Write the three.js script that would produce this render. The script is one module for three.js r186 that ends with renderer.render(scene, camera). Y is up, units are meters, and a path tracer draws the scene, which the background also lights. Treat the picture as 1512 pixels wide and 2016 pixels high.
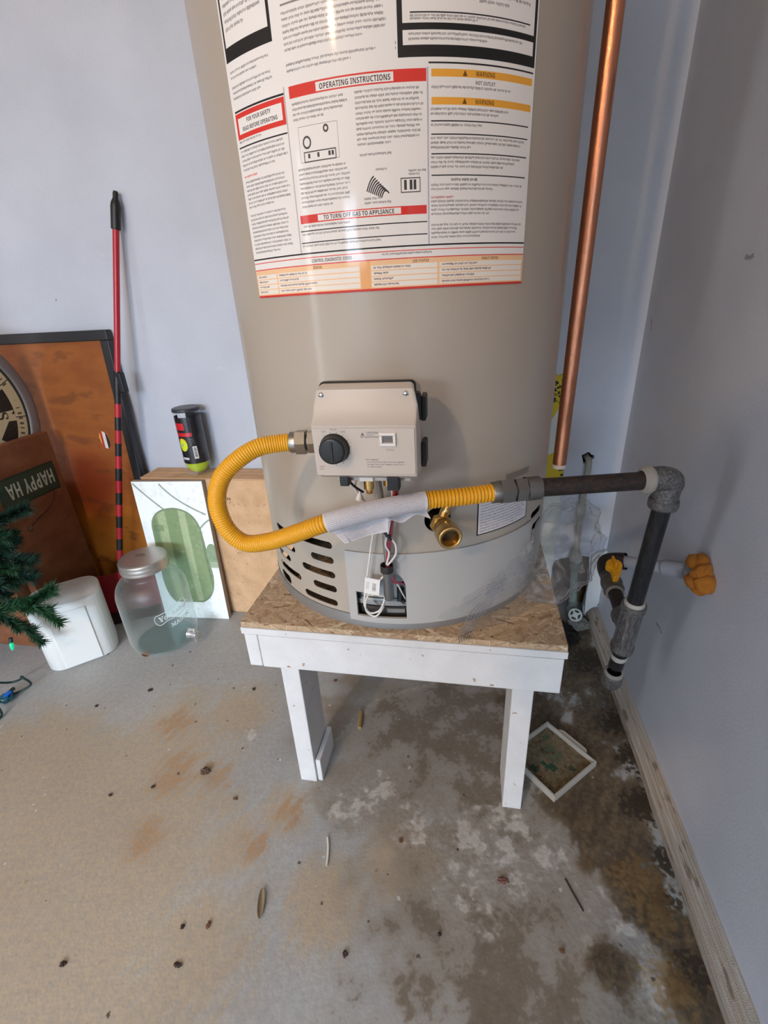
import * as THREE from 'three';
import { RoundedBoxGeometry } from 'three/addons/geometries/RoundedBoxGeometry.js';
import { mergeGeometries, toCreasedNormals } from 'three/addons/utils/BufferGeometryUtils.js';
import { RectAreaLightUniformsLib } from 'three/addons/lights/RectAreaLightUniformsLib.js';
import { FontLoader } from 'three/addons/loaders/FontLoader.js';
import { TextGeometry } from 'three/addons/geometries/TextGeometry.js';
import { MarchingCubes } from 'three/addons/objects/MarchingCubes.js';
import { createNoise2D, createNoise3D } from 'simplex-noise';

// ---------------------------------------------------------------- camera, sky, lights, exposure
const scene = new THREE.Scene();
const camera = new THREE.PerspectiveCamera(2 * Math.atan(1008 / 915.4) * 180 / Math.PI, 0.75, 0.02, 60);
camera.position.set(0.1274, 0.9236, 0.8561);
camera.rotation.order = 'YXZ';
camera.rotation.set(-0.429, 0.1971, -0.0551);
camera.updateMatrixWorld();
scene.add(camera);

const renderer = new THREE.WebGLRenderer({ antialias: true });
renderer.toneMapping = THREE.LinearToneMapping;
renderer.toneMappingExposure = 0.525;
renderer.shadowMap.enabled = true;
renderer.shadowMap.type = THREE.PCFSoftShadowMap;

const SKY = new THREE.Color().setRGB(0.80, 0.92, 1.08);
scene.background = SKY.clone().multiplyScalar(2);
RectAreaLightUniformsLib.init();
const XW = 0.522, ZW = -0.40, XL = -3.1, ZF = 3.6, YC = 2.6;   // right wall, back wall, left wall, front wall (behind the camera), ceiling
// open garage doorway behind the camera: the sky outside shines in under its header
const WIN1 = { x0: -1.35, x1: 0.51, y0: 0, y1: 1.62 };
const WIN2 = { z0: 2.95, z1: 3.4, y0: 0.02, y1: 2.1 };
const day1 = new THREE.RectAreaLight(new THREE.Color().setRGB(0.72, 0.90, 1.12), 56, 5.0, 3.4);
day1.name = 'sky_outside_doorway';
day1.position.set(-0.6, 2.9, 5.7);
day1.lookAt(0, 0.3, 0);
scene.add(day1);
// daylight through the narrow glazed side door in the left wall
const day2 = new THREE.RectAreaLight(new THREE.Color().setRGB(0.95, 0.97, 1.0), 19, WIN2.z1 - WIN2.z0 - 0.04, WIN2.y1 - WIN2.y0 - 0.04);
day2.name = 'daylight_side_door';
day2.position.set(XL + 0.01, (WIN2.y0 + WIN2.y1) / 2, (WIN2.z0 + WIN2.z1) / 2);
day2.lookAt(0, day2.position.y, day2.position.z);
scene.add(day2);
// warm ceiling bulb
const LAMP = [-0.85, 2.15, 2.5];
const bulbLight = new THREE.PointLight(new THREE.Color().setRGB(1.0, 0.68, 0.40), 11, 0, 2);
bulbLight.name = 'ceiling_bulb_light';
bulbLight.position.set(...LAMP);
bulbLight.shadow.radius = 2.2;
bulbLight.castShadow = true;
scene.add(bulbLight);

// ---------------------------------------------------------------- helpers
let seed = 20240611;
const rnd = () => { seed = (seed + 0x6d2b79f5) | 0; let t = Math.imul(seed ^ (seed >>> 15), 1 | seed); t = (t + Math.imul(t ^ (t >>> 7), 61 | t)) ^ t; return ((t ^ (t >>> 14)) >>> 0) / 4294967296; };
const rr = (a, b) => a + (b - a) * rnd();
const n2 = createNoise2D(rnd), n3 = createNoise3D(rnd);
const V = (x, y, z) => new THREE.Vector3(x, y, z);
const clamp = (x, a = 0, b = 1) => Math.min(b, Math.max(a, x));
const smooth = (a, b, x) => { const t = clamp((x - a) / (b - a)); return t * t * (3 - 2 * t); };
const rad = (d) => d * Math.PI / 180;
function M(color, roughness = 0.6, o = {}) { return new THREE.MeshPhysicalMaterial({ color, roughness, ...o }); }
const used = {};
function numbered(n) { used[n] = (used[n] ?? -1) + 1; return used[n] ? `${n}_${String(used[n]).padStart(3, '0')}` : n; }
function thing(name, label, category, base = [0, 0, 0], group) {
  const o = new THREE.Group(); o.name = numbered(name); o.position.set(...base); o.userData = { label, category };
  if (group) o.userData.group = group;
  scene.add(o); return o;
}
function rootOf(o) { while (o.parent && o.parent !== scene) o = o.parent; return o; }
// geometry is written in room coordinates; a part is shifted to its thing's base
function part(name, geos, mat, parent, label) {
  const g0 = Array.isArray(geos) ? merge(geos) : geos;
  const r = rootOf(parent).position;
  g0.translate(-r.x, -r.y, -r.z);
  const m = new THREE.Mesh(g0, mat); m.name = name; m.castShadow = m.receiveShadow = true;
  if (label) m.userData.label = label;
  parent.add(m); return m;
}
function solo(name, label, category, geos, mat, group) {   // a thing of one mesh
  const g = Array.isArray(geos) ? merge(geos) : geos;
  g.computeBoundingBox(); const c = g.boundingBox.getCenter(V(0, 0, 0)); c.y = g.boundingBox.min.y;
  g.translate(-c.x, -c.y, -c.z);
  const m = new THREE.Mesh(g, mat); m.name = numbered(name); m.position.copy(c); m.castShadow = m.receiveShadow = true;
  m.userData = { label, category }; if (group) m.userData.group = group;
  scene.add(m); return m;
}
function struct(name, geos, mat, label, category) {
  const m = new THREE.Mesh(Array.isArray(geos) ? merge(geos) : geos, mat);
  m.name = name; m.castShadow = m.receiveShadow = true; m.userData = { kind: 'structure', label, category }; scene.add(m); return m;
}
function merge(gs) {
  const idx = gs.map((g) => { const h = g.index ? g.toNonIndexed() : g.clone(); for (const k of Object.keys(h.attributes)) if (!['position', 'normal', 'uv'].includes(k)) h.deleteAttribute(k); if (!h.attributes.uv) h.setAttribute('uv', new THREE.BufferAttribute(new Float32Array(h.attributes.position.count * 2), 2)); h.morphAttributes = {}; return h; });
  return mergeGeometries(idx);
}
function box(x0, x1, y0, y1, z0, z1, r = 0.002) {
  const w = x1 - x0, h = y1 - y0, d = z1 - z0;
  const g = r ? new RoundedBoxGeometry(w, h, d, 2, Math.min(r, w / 2.01, h / 2.01, d / 2.01)) : new THREE.BoxGeometry(w, h, d);
  g.translate((x0 + x1) / 2, (y0 + y1) / 2, (z0 + z1) / 2); return g;
}
function metreUV(g, s = 1, axis) {   // uv in metres by dominant normal
  const p = g.attributes.position, n = g.attributes.normal, uv = new Float32Array(p.count * 2);
  for (let i = 0; i < p.count; i++) {
    const ax = Math.abs(n.getX(i)), ay = Math.abs(n.getY(i)), az = Math.abs(n.getZ(i));
    const a = axis ?? (ay >= ax && ay >= az ? 'y' : ax >= az ? 'x' : 'z');
    uv[2 * i] = (a === 'x' ? p.getZ(i) : p.getX(i)) * s; uv[2 * i + 1] = (a === 'y' ? p.getZ(i) : p.getY(i)) * s;
  }
  g.setAttribute('uv', new THREE.BufferAttribute(uv, 2)); return g;
}
const UPV = V(0, 1, 0);
function along(g, a, b) {   // a geometry built on +y from 0 is laid from a towards b
  const d = b.clone().sub(a).normalize();
  g.applyQuaternion(new THREE.Quaternion().setFromUnitVectors(UPV, d)); g.translate(a.x, a.y, a.z); return g;
}
function rod(a, b, r0, r1 = r0, seg = 20, cap = true) {
  const A = V(...a), B = V(...b), L = A.distanceTo(B);
  const g = new THREE.CylinderGeometry(r1, r0, L, seg, 1, !cap); g.translate(0, L / 2, 0); return along(g, A, B);
}
function turned(profile, a, b, seg = 24) {   // profile: [radius, distance along] pairs
  const g = new THREE.LatheGeometry(profile.map(([r, t]) => new THREE.Vector2(r, t)), seg); return along(g, V(...a), V(...b));
}
function hexnut(a, b, r, t0, t1) { const g = new THREE.CylinderGeometry(r, r, t1 - t0, 6); g.translate(0, (t0 + t1) / 2, 0); return along(toCreasedNormals(g, 0.4), V(...a), V(...b)); }
function tube(pts, r, n = 60, seg = 8) { return new THREE.TubeGeometry(new THREE.CatmullRomCurve3(pts.map((p) => V(...p)), false, 'centripetal'), n, r, seg); }
function canvasTex(w, h, draw, color = true) {
  const c = document.createElement('canvas'); c.width = w; c.height = h; draw(c.getContext('2d'), w, h);
  const t = new THREE.CanvasTexture(c); if (color) t.colorSpace = THREE.SRGBColorSpace; t.anisotropy = 8; return t;
}
function dataTex(w, h, fn, color = true) {
  const d = new Uint8Array(w * h * 4);
  for (let y = 0, k = 0; y < h; y++) for (let x = 0; x < w; x++, k += 4) { const c = fn(x, y); d[k] = c[0]; d[k + 1] = c[1]; d[k + 2] = c[2]; d[k + 3] = 255; }
  const t = new THREE.DataTexture(d, w, h, THREE.RGBAFormat); t.magFilter = THREE.LinearFilter; t.minFilter = THREE.LinearMipmapLinearFilter; t.generateMipmaps = true;
  t.wrapS = t.wrapT = THREE.MirroredRepeatWrapping; if (color) t.colorSpace = THREE.SRGBColorSpace; t.needsUpdate = true; return t;
}
const mixc = (a, b, t) => [a[0] + (b[0] - a[0]) * t, a[1] + (b[1] - a[1]) * t, a[2] + (b[2] - a[2]) * t];
const fbm = (x, y, o = 4) => { let s = 0, a = 0.5, f = 1; for (let i = 0; i < o; i++) { s += a * n2(x * f, y * f); f *= 2.03; a *= 0.5; } return s; };
const small = (n, fn) => dataTex(n, n, fn, false);
const grainBump = small(256, (x, y) => { const v = 128 + 60 * n2(x / 3, y / 3) + 50 * n2(x / 9, y / 9); return [v, v, v]; });
function bumpOf(rx, ry) { const t = grainBump.clone(); t.wrapS = t.wrapT = THREE.RepeatWrapping; t.repeat.set(rx, ry); t.needsUpdate = true; return t; }

// ---------------------------------------------------------------- room shell
// painted concrete floor: the tile covers 2.2 m x 1.6 m, mirrored beyond it
const FX0 = -1.66, FX1 = 0.54, FZ0 = -0.45, FZ1 = 1.15;
const patches = {
  tan: [[-0.70, 0.38, .26], [-0.56, 0.25, .20], [-0.43, 0.085, .10], [-0.57, 0.135, .12], [-0.475, 0.44, .22], [-0.22, 0.31, .06], [-0.30, 0.39, .08], [-0.44, 0.55, .24], [-0.47, 0.66, .22], [-0.30, .53, .12], [-.85, .3, .2], [-.62, .62, .25], [.02, .36, .07], [-.1, .45, .08]],
  rust: [[-0.568, 0.142, .045], [-0.486, 0.261, .055], [-0.40, 0.262, .04], [-0.203, 0.305, .035], [-.47, .40, .04], [-.25, .38, .03]],
  pale: [[-0.365, 0.145, .025], [-0.079, 0.282, .05], [-0.044, 0.245, .045], [0.152, 0.298, .07], [0.205, 0.337, .07], [0.389, 0.40, .07], [0.415, 0.468, .06], [0.36, .46, .05], [0.28, .32, .05], [.05, .30, .05], [.15, .38, .07], [.23, .27, .04]],
  wet: [[0.403, 0.19, .10], [0.387, 0.10, .10], [0.46, 0.0, .10], [0.45, -0.166, .10], [0.437, 0.28, .07], [0.40, 0.27, .07], [0.47, 0.40, .05], [0.48, 0.48, .05], [0.427, -0.24, .10], [.43, .36, .05], [.36, .46, .035], [.30, .0, .08]],
};
const crackPts = [[-0.20, 0.21], [-0.176, 0.168], [-0.15, .115], [-0.127, 0.077], [-0.105, .03], [-0.084, 0.005], [-0.03, -0.029], [0.058, -0.078], [.13, -.16]];
const segd = (x, z, a, b) => { const dx = b[0] - a[0], dz = b[1] - a[1], t = clamp(((x - a[0]) * dx + (z - a[1]) * dz) / (dx * dx + dz * dz)); return Math.hypot(x - a[0] - t * dx, z - a[1] - t * dz); };
function amount(list, x, z, wob) { let s = 0; for (const [px, pz, r] of list) { const d = Math.hypot(x - px, z - pz); if (d < r * 1.8) s = Math.max(s, 1 - d / (r * 1.5)); } return s <= 0 ? 0 : s + wob * Math.min(1, s * 3.5); }
const FW = 1536, FH = 1118;
const floorRough = new Uint8Array(FW * FH);
const specks = []; for (let i = 0; i < 260; i++) specks.push([rr(FX0, FX1), rr(-.35, .75), rr(.0012, .0032), rnd()]);
const speckGrid = {}; for (const s of specks) { const k = Math.floor(s[0] / .05) + ',' + Math.floor(s[1] / .05); (speckGrid[k] ??= []).push(s); }
const floorMap = dataTex(FW, FH, (i, j) => {
  const x = FX0 + (i + .5) / FW * (FX1 - FX0), z = FZ0 + (j + .5) / FH * (FZ1 - FZ0);
  const big = fbm(x * 2.2, z * 2.2, 3), mid = fbm(x * 9 + 7, z * 9, 3), fine = fbm(x * 60, z * 60 + 3, 3), streak = fbm(x * 34 + z * 14, z * 9 - x * 5, 3), grit = n2(x * 420, z * 420);
  let c = mixc([171, 171, 169], [154, 155, 155], clamp(.5 + big * .8));
  c = mixc(c, [158, 154, 147], clamp(.3 + mid * .6) * .35);
  const tan = smooth(.10, .75, amount(patches.tan, x, z, big * .25 + streak * .28)) * (.72 + fine * .3);
  c = mixc(c, [174, 149, 116], clamp(tan) * .78);
  const ru = smooth(.1, .95, amount(patches.rust, x, z, streak * .55 + fine * .35));
  c = mixc(c, [160, 116, 76], clamp(ru) * (.42 + fine * .3));
  // bare brown concrete under and around the stand
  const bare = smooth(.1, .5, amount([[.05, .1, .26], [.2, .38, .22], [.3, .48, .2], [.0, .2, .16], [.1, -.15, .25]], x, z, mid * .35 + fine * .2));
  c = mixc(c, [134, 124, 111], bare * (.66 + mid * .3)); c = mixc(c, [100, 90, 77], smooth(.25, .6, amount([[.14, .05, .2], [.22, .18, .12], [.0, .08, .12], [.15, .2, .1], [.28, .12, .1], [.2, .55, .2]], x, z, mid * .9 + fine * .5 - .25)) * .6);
  const scr = fbm(x * 22 + 4, z * 22, 4), pw = amount(patches.pale, x, z, mid * .5 + scr * .8);
  c = mixc(c, [170, 166, 160], smooth(.3, .9, pw) * (.45 + fine * .35));
  c = mixc(c, [206, 203, 197], smooth(.7, 1.05, pw + streak * .3 + fine * .18) * .5);
  const we = smooth(.12, .5, amount(patches.wet, x, z, mid * .45 + streak * .28 + fine * .2));
  c = mixc(c, mixc([72, 61, 48], [104, 88, 66], clamp(.5 + streak * .9 + fine * .5)), we * .92);
  const mold = smooth(.25, .6, amount([[.475, .20, .035], [.485, .30, .03], [.47, .36, .025], [.50, .1, .04], [.485, .0, .04], [.46, -.2, .05], [.475, .45, .03]], x, z, fine * .9 + mid * .4));
  c = mixc(c, [44, 36, 28], mold * .75);
  const ochre = smooth(.3, .7, amount([[.44, .33, .05], [.455, .38, .04], [.43, .47, .04]], x, z, fine * .7 + mid * .4));
  c = mixc(c, [128, 96, 52], ochre * .5);
  let dc = 9; if (x > -.26 && x < .2 && z > -.22 && z < .26) { const jx = x + n2(x * 40, z * 40) * .006, jz = z + n2(z * 40, x * 40) * .006; for (let k = 0; k + 1 < crackPts.length; k++) dc = Math.min(dc, segd(jx, jz, crackPts[k], crackPts[k + 1])); }
  c = mixc(c, [170, 163, 150], smooth(.008, .001, dc) * clamp(.5 + fine) * .8);
  const gx = Math.floor(x / .05), gz = Math.floor(z / .05);
  for (let a = -1; a <= 1; a++) for (let b = -1; b <= 1; b++) for (const s of speckGrid[(gx + a) + ',' + (gz + b)] ?? []) {
    const d = Math.hypot(x - s[0], z - s[1]) + n2(x * 300, z * 300) * s[2] * .5;
    if (d < s[2]) c = s[3] < .45 ? mixc(c, [66, 54, 42], .75) : s[3] < .7 ? mixc(c, [134, 98, 66], .6) : mixc(c, [212, 208, 200], .7);
  }
  const g = grit * 5 + fine * 10;
  floorRough[j * FW + i] = clamp(.62 - we * .18 + fine * .12, .2, 1) * 255;
  return [clamp(c[0] + g, 0, 255), clamp(c[1] + g, 0, 255), clamp(c[2] + g, 0, 255)];
});
const floorRoughMap = dataTex(768, 559, (i, j) => { const v = floorRough[j * 2 * FW + i * 2]; return [v, v, v]; }, false);
const floorBump = dataTex(1024, 745, (i, j) => {
  const x = FX0 + i / 1024 * (FX1 - FX0), z = FZ0 + j / 745 * (FZ1 - FZ0);
  let dc = 9; for (let k = 0; k + 1 < crackPts.length; k++) dc = Math.min(dc, segd(x, z, crackPts[k], crackPts[k + 1]));
  const v = 128 + 26 * fbm(x * 14, z * 14, 4) + 14 * n2(x * 160, z * 160) + 60 * smooth(.012, 0, dc) + 30 * smooth(.4, .8, amount(patches.pale, x, z, fbm(x * 60, z * 60, 2)));
  const w = clamp(v, 0, 255); return [w, w, w];
}, false);
const floorMat = M(0xffffff, 1.0, { map: floorMap, roughnessMap: floorRoughMap, bumpMap: floorBump, bumpScale: 0.0028, specularIntensity: 0.6 });
const floorGeo = box(XL - .12, XW + .12, -.1, 0, ZW - .12, ZF + .15, 0);
{ const p = floorGeo.attributes.position, uv = floorGeo.attributes.uv; for (let i = 0; i < p.count; i++) uv.setXY(i, (p.getX(i) - FX0) / (FX1 - FX0), (p.getZ(i) - FZ0) / (FZ1 - FZ0)); }
struct('floor', floorGeo, floorMat, 'stained grey painted concrete floor with rust marks and a damp brown edge', 'floor');

// wall paint with scuffs and faint roller texture
function paintTex(base, seedx, scuffs) {
  return dataTex(1024, 1024, (i, j) => {
    const x = i / 1024 * 2, y = j / 1024 * 2;
    let c = base.slice(); const f = fbm(x * 3 + seedx, y * 3, 4) * 7 + n2(x * 150, y * 150 + seedx) * 2;
    c = [c[0] + f, c[1] + f, c[2] + f];
    for (const [sx, sy, l, a, t] of scuffs) { const dx = x - sx, dy = y - sy; if (dx > .02 || dx < -.02 || dy > .02 || dy < -.02) continue; const u = dx * Math.cos(a) + dy * Math.sin(a), v = -dx * Math.sin(a) + dy * Math.cos(a); if (Math.abs(u) < l && Math.abs(v) < .0022 + .0015 * n2(u * 90, sx * 9)) c = mixc(c, t ? [205, 203, 205] : [96, 92, 96], .5); }
    return [clamp(c[0], 0, 255), clamp(c[1], 0, 255), clamp(c[2], 0, 255)];
  });
}
const PAINT = [190, 194, 204];
const scB = []; for (let i = 0; i < 14; i++) scB.push([rr(0, 2), rr(.2, 1.2), rr(.003, .012), rr(0, 3), rnd() < .4]);
const scR = []; for (let i = 0; i < 46; i++) scR.push([rr(0, 1.2), rr(.05, 1.0), rr(.003, .016), rr(-1.2, 1.2), rnd() < .8]);
const backMat = M(0xffffff, .55, { map: paintTex(PAINT, 1, scB), bumpMap: bumpOf(9, 9), bumpScale: .0004 });
const rightMat = M(0xffffff, .5, { map: paintTex(PAINT, 5, scR), bumpMap: bumpOf(9, 9), bumpScale: .0002 });
const plainMat = M(0xb8b6ba, .7);
const ceilMat = M(0xd8d4cc, .8);
function wallUV(g, axis) { metreUV(g, .5, axis); return g; }
// back wall with the broken hole beside the supply valve (built from slabs around the opening)
const HOLE = { x0: .372, x1: .484, y0: 0, y1: .212 };
{
  const outline = new THREE.Shape([[XL - .12, 0], [HOLE.x0 - .006, 0], [HOLE.x0 + .004, .06], [HOLE.x0 - .008, .12], [HOLE.x0 + .006, .17], [HOLE.x0 + .012, .195], [HOLE.x0 + .04, .206], [HOLE.x0 + .075, .215], [HOLE.x1 - .006, .212], [HOLE.x1, .16], [HOLE.x1 + .003, .09], [HOLE.x1 - .002, .03], [HOLE.x1 + .002, 0], [XW + .12, 0], [XW + .12, YC], [XL - .12, YC]].map(([x, y]) => new THREE.Vector2(x, y)));
  // small ragged hole where the thin pipe leaves the wall
  const h = new THREE.Path(); const hc = [.436, .512]; for (let k = 0; k <= 14; k++) { const a = k / 14 * Math.PI * 2, r = .0165 + .0025 * Math.sin(k * 2.3) + .0015 * Math.cos(k * 5.1); const P = [hc[0] + r * Math.cos(a) * .9, hc[1] + r * Math.sin(a)]; k ? h.lineTo(...P) : h.moveTo(...P); }
  outline.holes.push(h);
  const g = new THREE.ExtrudeGeometry(outline, { depth: .016, bevelEnabled: false }); g.translate(0, 0, ZW - .016);
  struct('wall_back', wallUV(g), backMat, 'pale blue grey painted wall behind the water heater', 'wall');
}
const boardMat = M(0xffffff, .9, { map: dataTex(256, 256, (i, j) => { const f = fbm(i / 30, j / 70, 4) * 40 + n2(i / 3, j / 3) * 8; const m = n2(i / 40 + 9, j / 40) > .15 ? 30 : 0; return [clamp(96 + f - m, 0, 255), clamp(74 + f * .8 - m, 0, 255), clamp(56 + f * .6 - m, 0, 255)]; }) });
struct('wall_back_core', box(XL - .12, XW + .12, 0, YC, ZW - .13, ZW - .075, 0), boardMat, 'brown timber inside the broken hole of the wall', 'wall');
struct('wall_right', wallUV(box(XW, XW + .12, 0, YC, ZW - .13, ZF + .12, 0)), rightMat, 'scuffed grey purple painted wall beside the gas pipe', 'wall');
// left wall with the narrow window, front wall with the window
struct('wall_left', [box(XL - .12, XL, 0, YC, ZW - .13, WIN2.z0, 0), box(XL - .12, XL, 0, YC, WIN2.z1, ZF + .12, 0), box(XL - .12, XL, 0, WIN2.y0, WIN2.z0, WIN2.z1, 0), box(XL - .12, XL, WIN2.y1, YC, WIN2.z0, WIN2.z1, 0)], plainMat, 'painted wall with a glazed side door', 'wall');
struct('wall_front', [box(XL, WIN1.x0, 0, YC, ZF, ZF + .12, 0), box(WIN1.x1, XW, 0, YC, ZF, ZF + .12, 0), box(WIN1.x0, WIN1.x1, WIN1.y1, YC, ZF, ZF + .12, 0)], plainMat, 'painted wall with the open garage doorway behind the viewer', 'wall');
struct('ceiling', box(XL - .12, XW + .12, YC, YC + .1, ZW - .13, ZF + .15, 0), ceilMat, 'plain off white ceiling', 'ceiling');
const glassPane = M(0xffffff, 0, { transmission: 1, thickness: 0, ior: 1.5 });
const whiteTrim = M(0xdedbd4, .5);
{
  const w = .07;
  struct('trim_1', [box(WIN1.x0 - w, WIN1.x0, 0, WIN1.y1, ZF - .015, ZF, 0), box(WIN1.x1, WIN1.x1 + w, 0, WIN1.y1, ZF - .015, ZF, 0), box(WIN1.x0 - w, WIN1.x1 + w, WIN1.y1, WIN1.y1 + w, ZF - .015, ZF, 0)], whiteTrim, 'white casing round the open garage doorway', 'trim');
  struct('driveway', box(-12, 10, -.12, -.02, ZF + .15, 16, 0), M(0x8f8c86, .9), 'plain concrete driveway outside the doorway', 'driveway');
  const f2 = [box(XL - .08, XL - .02, WIN2.y0, WIN2.y0 + .03, WIN2.z0, WIN2.z1, 0), box(XL - .08, XL - .02, WIN2.y1 - .03, WIN2.y1, WIN2.z0, WIN2.z1, 0), box(XL - .08, XL - .02, WIN2.y0 + .03, WIN2.y1 - .03, WIN2.z0, WIN2.z0 + .025, 0), box(XL - .08, XL - .02, WIN2.y0 + .03, WIN2.y1 - .03, WIN2.z1 - .025, WIN2.z1, 0)];
  const wn2 = struct('door_1', f2, whiteTrim, 'glazed side door in the left wall', 'door');
  const pn2 = new THREE.Mesh(box(XL - .052, XL - .048, WIN2.y0 + .03, WIN2.y1 - .03, WIN2.z0 + .025, WIN2.z1 - .025, 0), glassPane); pn2.name = 'pane'; wn2.add(pn2);
}
// weathered wooden baseboard along the right wall
const bbTex = dataTex(512, 512, (i, j) => {
  const x = i / 512, y = j / 512; const g = fbm(x * 3, y * 60, 4);
  let c = mixc([176, 168, 158], [150, 130, 108], clamp(.4 + g * .9)); const d = fbm(x * 10 + 3, y * 10, 4);
  c = mixc(c, [82, 66, 50], smooth(.3, .5, d + g * .2) * .5); c = mixc(c, [196, 192, 188], smooth(.2, .5, fbm(x * 7, y * 30 + 8, 3)) * .5);
  return [clamp(c[0], 0, 255), clamp(c[1], 0, 255), clamp(c[2], 0, 255)];
});
{
  const s = new THREE.Shape([[0, 0], [-.029, 0], [-.029, .020], [-.024, .026], [-.012, .036], [0, .04]].map(([x, y]) => new THREE.Vector2(x, y)));
  const g = new THREE.ExtrudeGeometry(s, { depth: ZF - ZW, bevelEnabled: false, steps: 60 });
  const p = g.attributes.position; for (let i = 0; i < p.count; i++) { const z = p.getZ(i); if (p.getY(i) > .005) p.setY(i, p.getY(i) + .0025 * n2(z * 6, p.getX(i) * 60)); if (p.getX(i) < -.005) p.setX(i, p.getX(i) + .002 * n2(z * 5, 3)); }
  g.computeVertexNormals(); g.translate(XW, 0, ZW); const gg = toCreasedNormals(g, .5); const uv = gg.attributes.uv, q = gg.attributes.position; for (let i = 0; i < q.count; i++) uv.setXY(i, q.getZ(i) * 1.0, (q.getX(i) + q.getY(i)) * 3);
  struct('baseboard_right', gg, M(0xffffff, .8, { map: bbTex, bumpMap: bumpOf(20, 3), bumpScale: .0015 }), 'weathered pale wooden strip along the foot of the scuffed wall', 'baseboard');
}

// ---------------------------------------------------------------- heater stand
const H = 0.44, SX0 = -0.2485, SX1 = 0.2812, SZ1 = 0.2762, SZ0 = -0.27;
const osbTex = canvasTex(1024, 1024, (c, w, h) => {
  c.fillStyle = '#b79a78'; c.fillRect(0, 0, w, h);
  for (let i = 0; i < 2600; i++) {
    const x = rr(-40, w), y = rr(-20, h), L = rr(20, 130), W = rr(4, 20), a = rr(-.9, .9) + (rnd() < .4 ? 1.2 : 0);
    const t = rnd(), b = rr(-22, 18); const col = t < .5 ? [190, 163, 130] : t < .8 ? [172, 143, 112] : t < .94 ? [206, 186, 158] : [128, 96, 70];
    c.save(); c.translate(x, y); c.rotate(a); c.fillStyle = `rgb(${col.map((v) => Math.round(v + b)).join(',')})`; c.globalAlpha = .75;
    c.beginPath(); c.moveTo(0, 0); c.lineTo(L, rr(-3, 3)); c.lineTo(L + rr(-12, 6), W); c.lineTo(rr(-6, 6), W + rr(-3, 3)); c.closePath(); c.fill();
    c.globalAlpha = .35; c.strokeStyle = '#6d5038'; c.lineWidth = 1; c.stroke(); c.restore();
  }
  for (let i = 0; i < 700; i++) { c.fillStyle = rnd() < .5 ? 'rgba(226,214,196,.6)' : 'rgba(80,58,42,.5)'; c.fillRect(rr(0, w), rr(0, h), rr(1, 16), rr(1, 3)); }
});
osbTex.wrapS = osbTex.wrapT = THREE.MirroredRepeatWrapping;
const osbBump = osbTex.clone(); osbBump.colorSpace = THREE.NoColorSpace; osbBump.needsUpdate = true;
const osbMat = M(0xffffff, .75, { map: osbTex, bumpMap: osbBump, bumpScale: .0025 });
const whitePaintTex = dataTex(512, 512, (i, j) => {
  const x = i / 512, y = j / 512, f = fbm(x * 6, y * 6, 4) * 8; let c = [216 + f, 214 + f, 212 + f];
  if (fbm(x * 14 + 4, y * 14, 3) > .62) c = mixc(c, [150, 122, 96], .8);
  if (n2(x * 90, y * 90) > .975) c = mixc(c, [120, 112, 104], .6);
  return [clamp(c[0], 0, 255), clamp(c[1], 0, 255), clamp(c[2], 0, 255)];
});
const whitePaint = M(0xffffff, .5, { map: whitePaintTex, bumpMap: bumpOf(4, 4), bumpScale: .0006 });
{
  const t = thing('heater_stand', 'white painted wooden stand with a bare strand board top carrying the water heater', 'stand', [.016, 0, 0]);
  const top = part('board_top', metreUV(box(SX0 + .001, SX1 - .001, H - .011, H, SZ0, SZ1 - .002, .0015), 3), osbMat, t, 'bare brown strand board');
  part('board_edge', metreUV(box(SX0, SX1, H - .024, H - .011, SZ0, SZ1, .001), 2), whitePaint, t);
  // apron boards, slightly short of the top's right end
  part('front_apron', metreUV(box(SX0 + .028, SX1 - .004, H - .095, H - .025, SZ1 - .038, SZ1 - .001, .002), 2), whitePaint, t);
  part('side_apron', metreUV(box(SX0 + .003, SX0 + .027, H - .095, H - .025, SZ0, SZ1 - .002, .002), 2), whitePaint, t, 'end of the side board with split paint');
  part('side_apron', metreUV(box(SX1 - .042, SX1 - .006, H - .095, H - .025, SZ0, SZ1 - .039, .002), 2), whitePaint, t);
  part('back_apron', metreUV(box(SX0 + .028, SX1 - .043, H - .095, H - .025, SZ0, SZ0 + .036, .002), 2), whitePaint, t);
  const legW = .036, legD = .085;
  for (const [x, z] of [[-.208, .240], [.209, .240], [-.208, -.16], [.209, -.16]])
    part('leg', metreUV(box(x, x + legW, 0, H - .0955, z - legD, z, .002), 2), whitePaint, t);
  part('leg_brace', metreUV(box(-.171, -.160, 0, .062, .150, .236, .002), 2), whitePaint, t);
}

// ---------------------------------------------------------------- water heater
const R = .265;
const TOPY = 2.05;
const cylP = (a, y, r) => [r * Math.sin(rad(a)), y, r * Math.cos(rad(a))];
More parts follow.
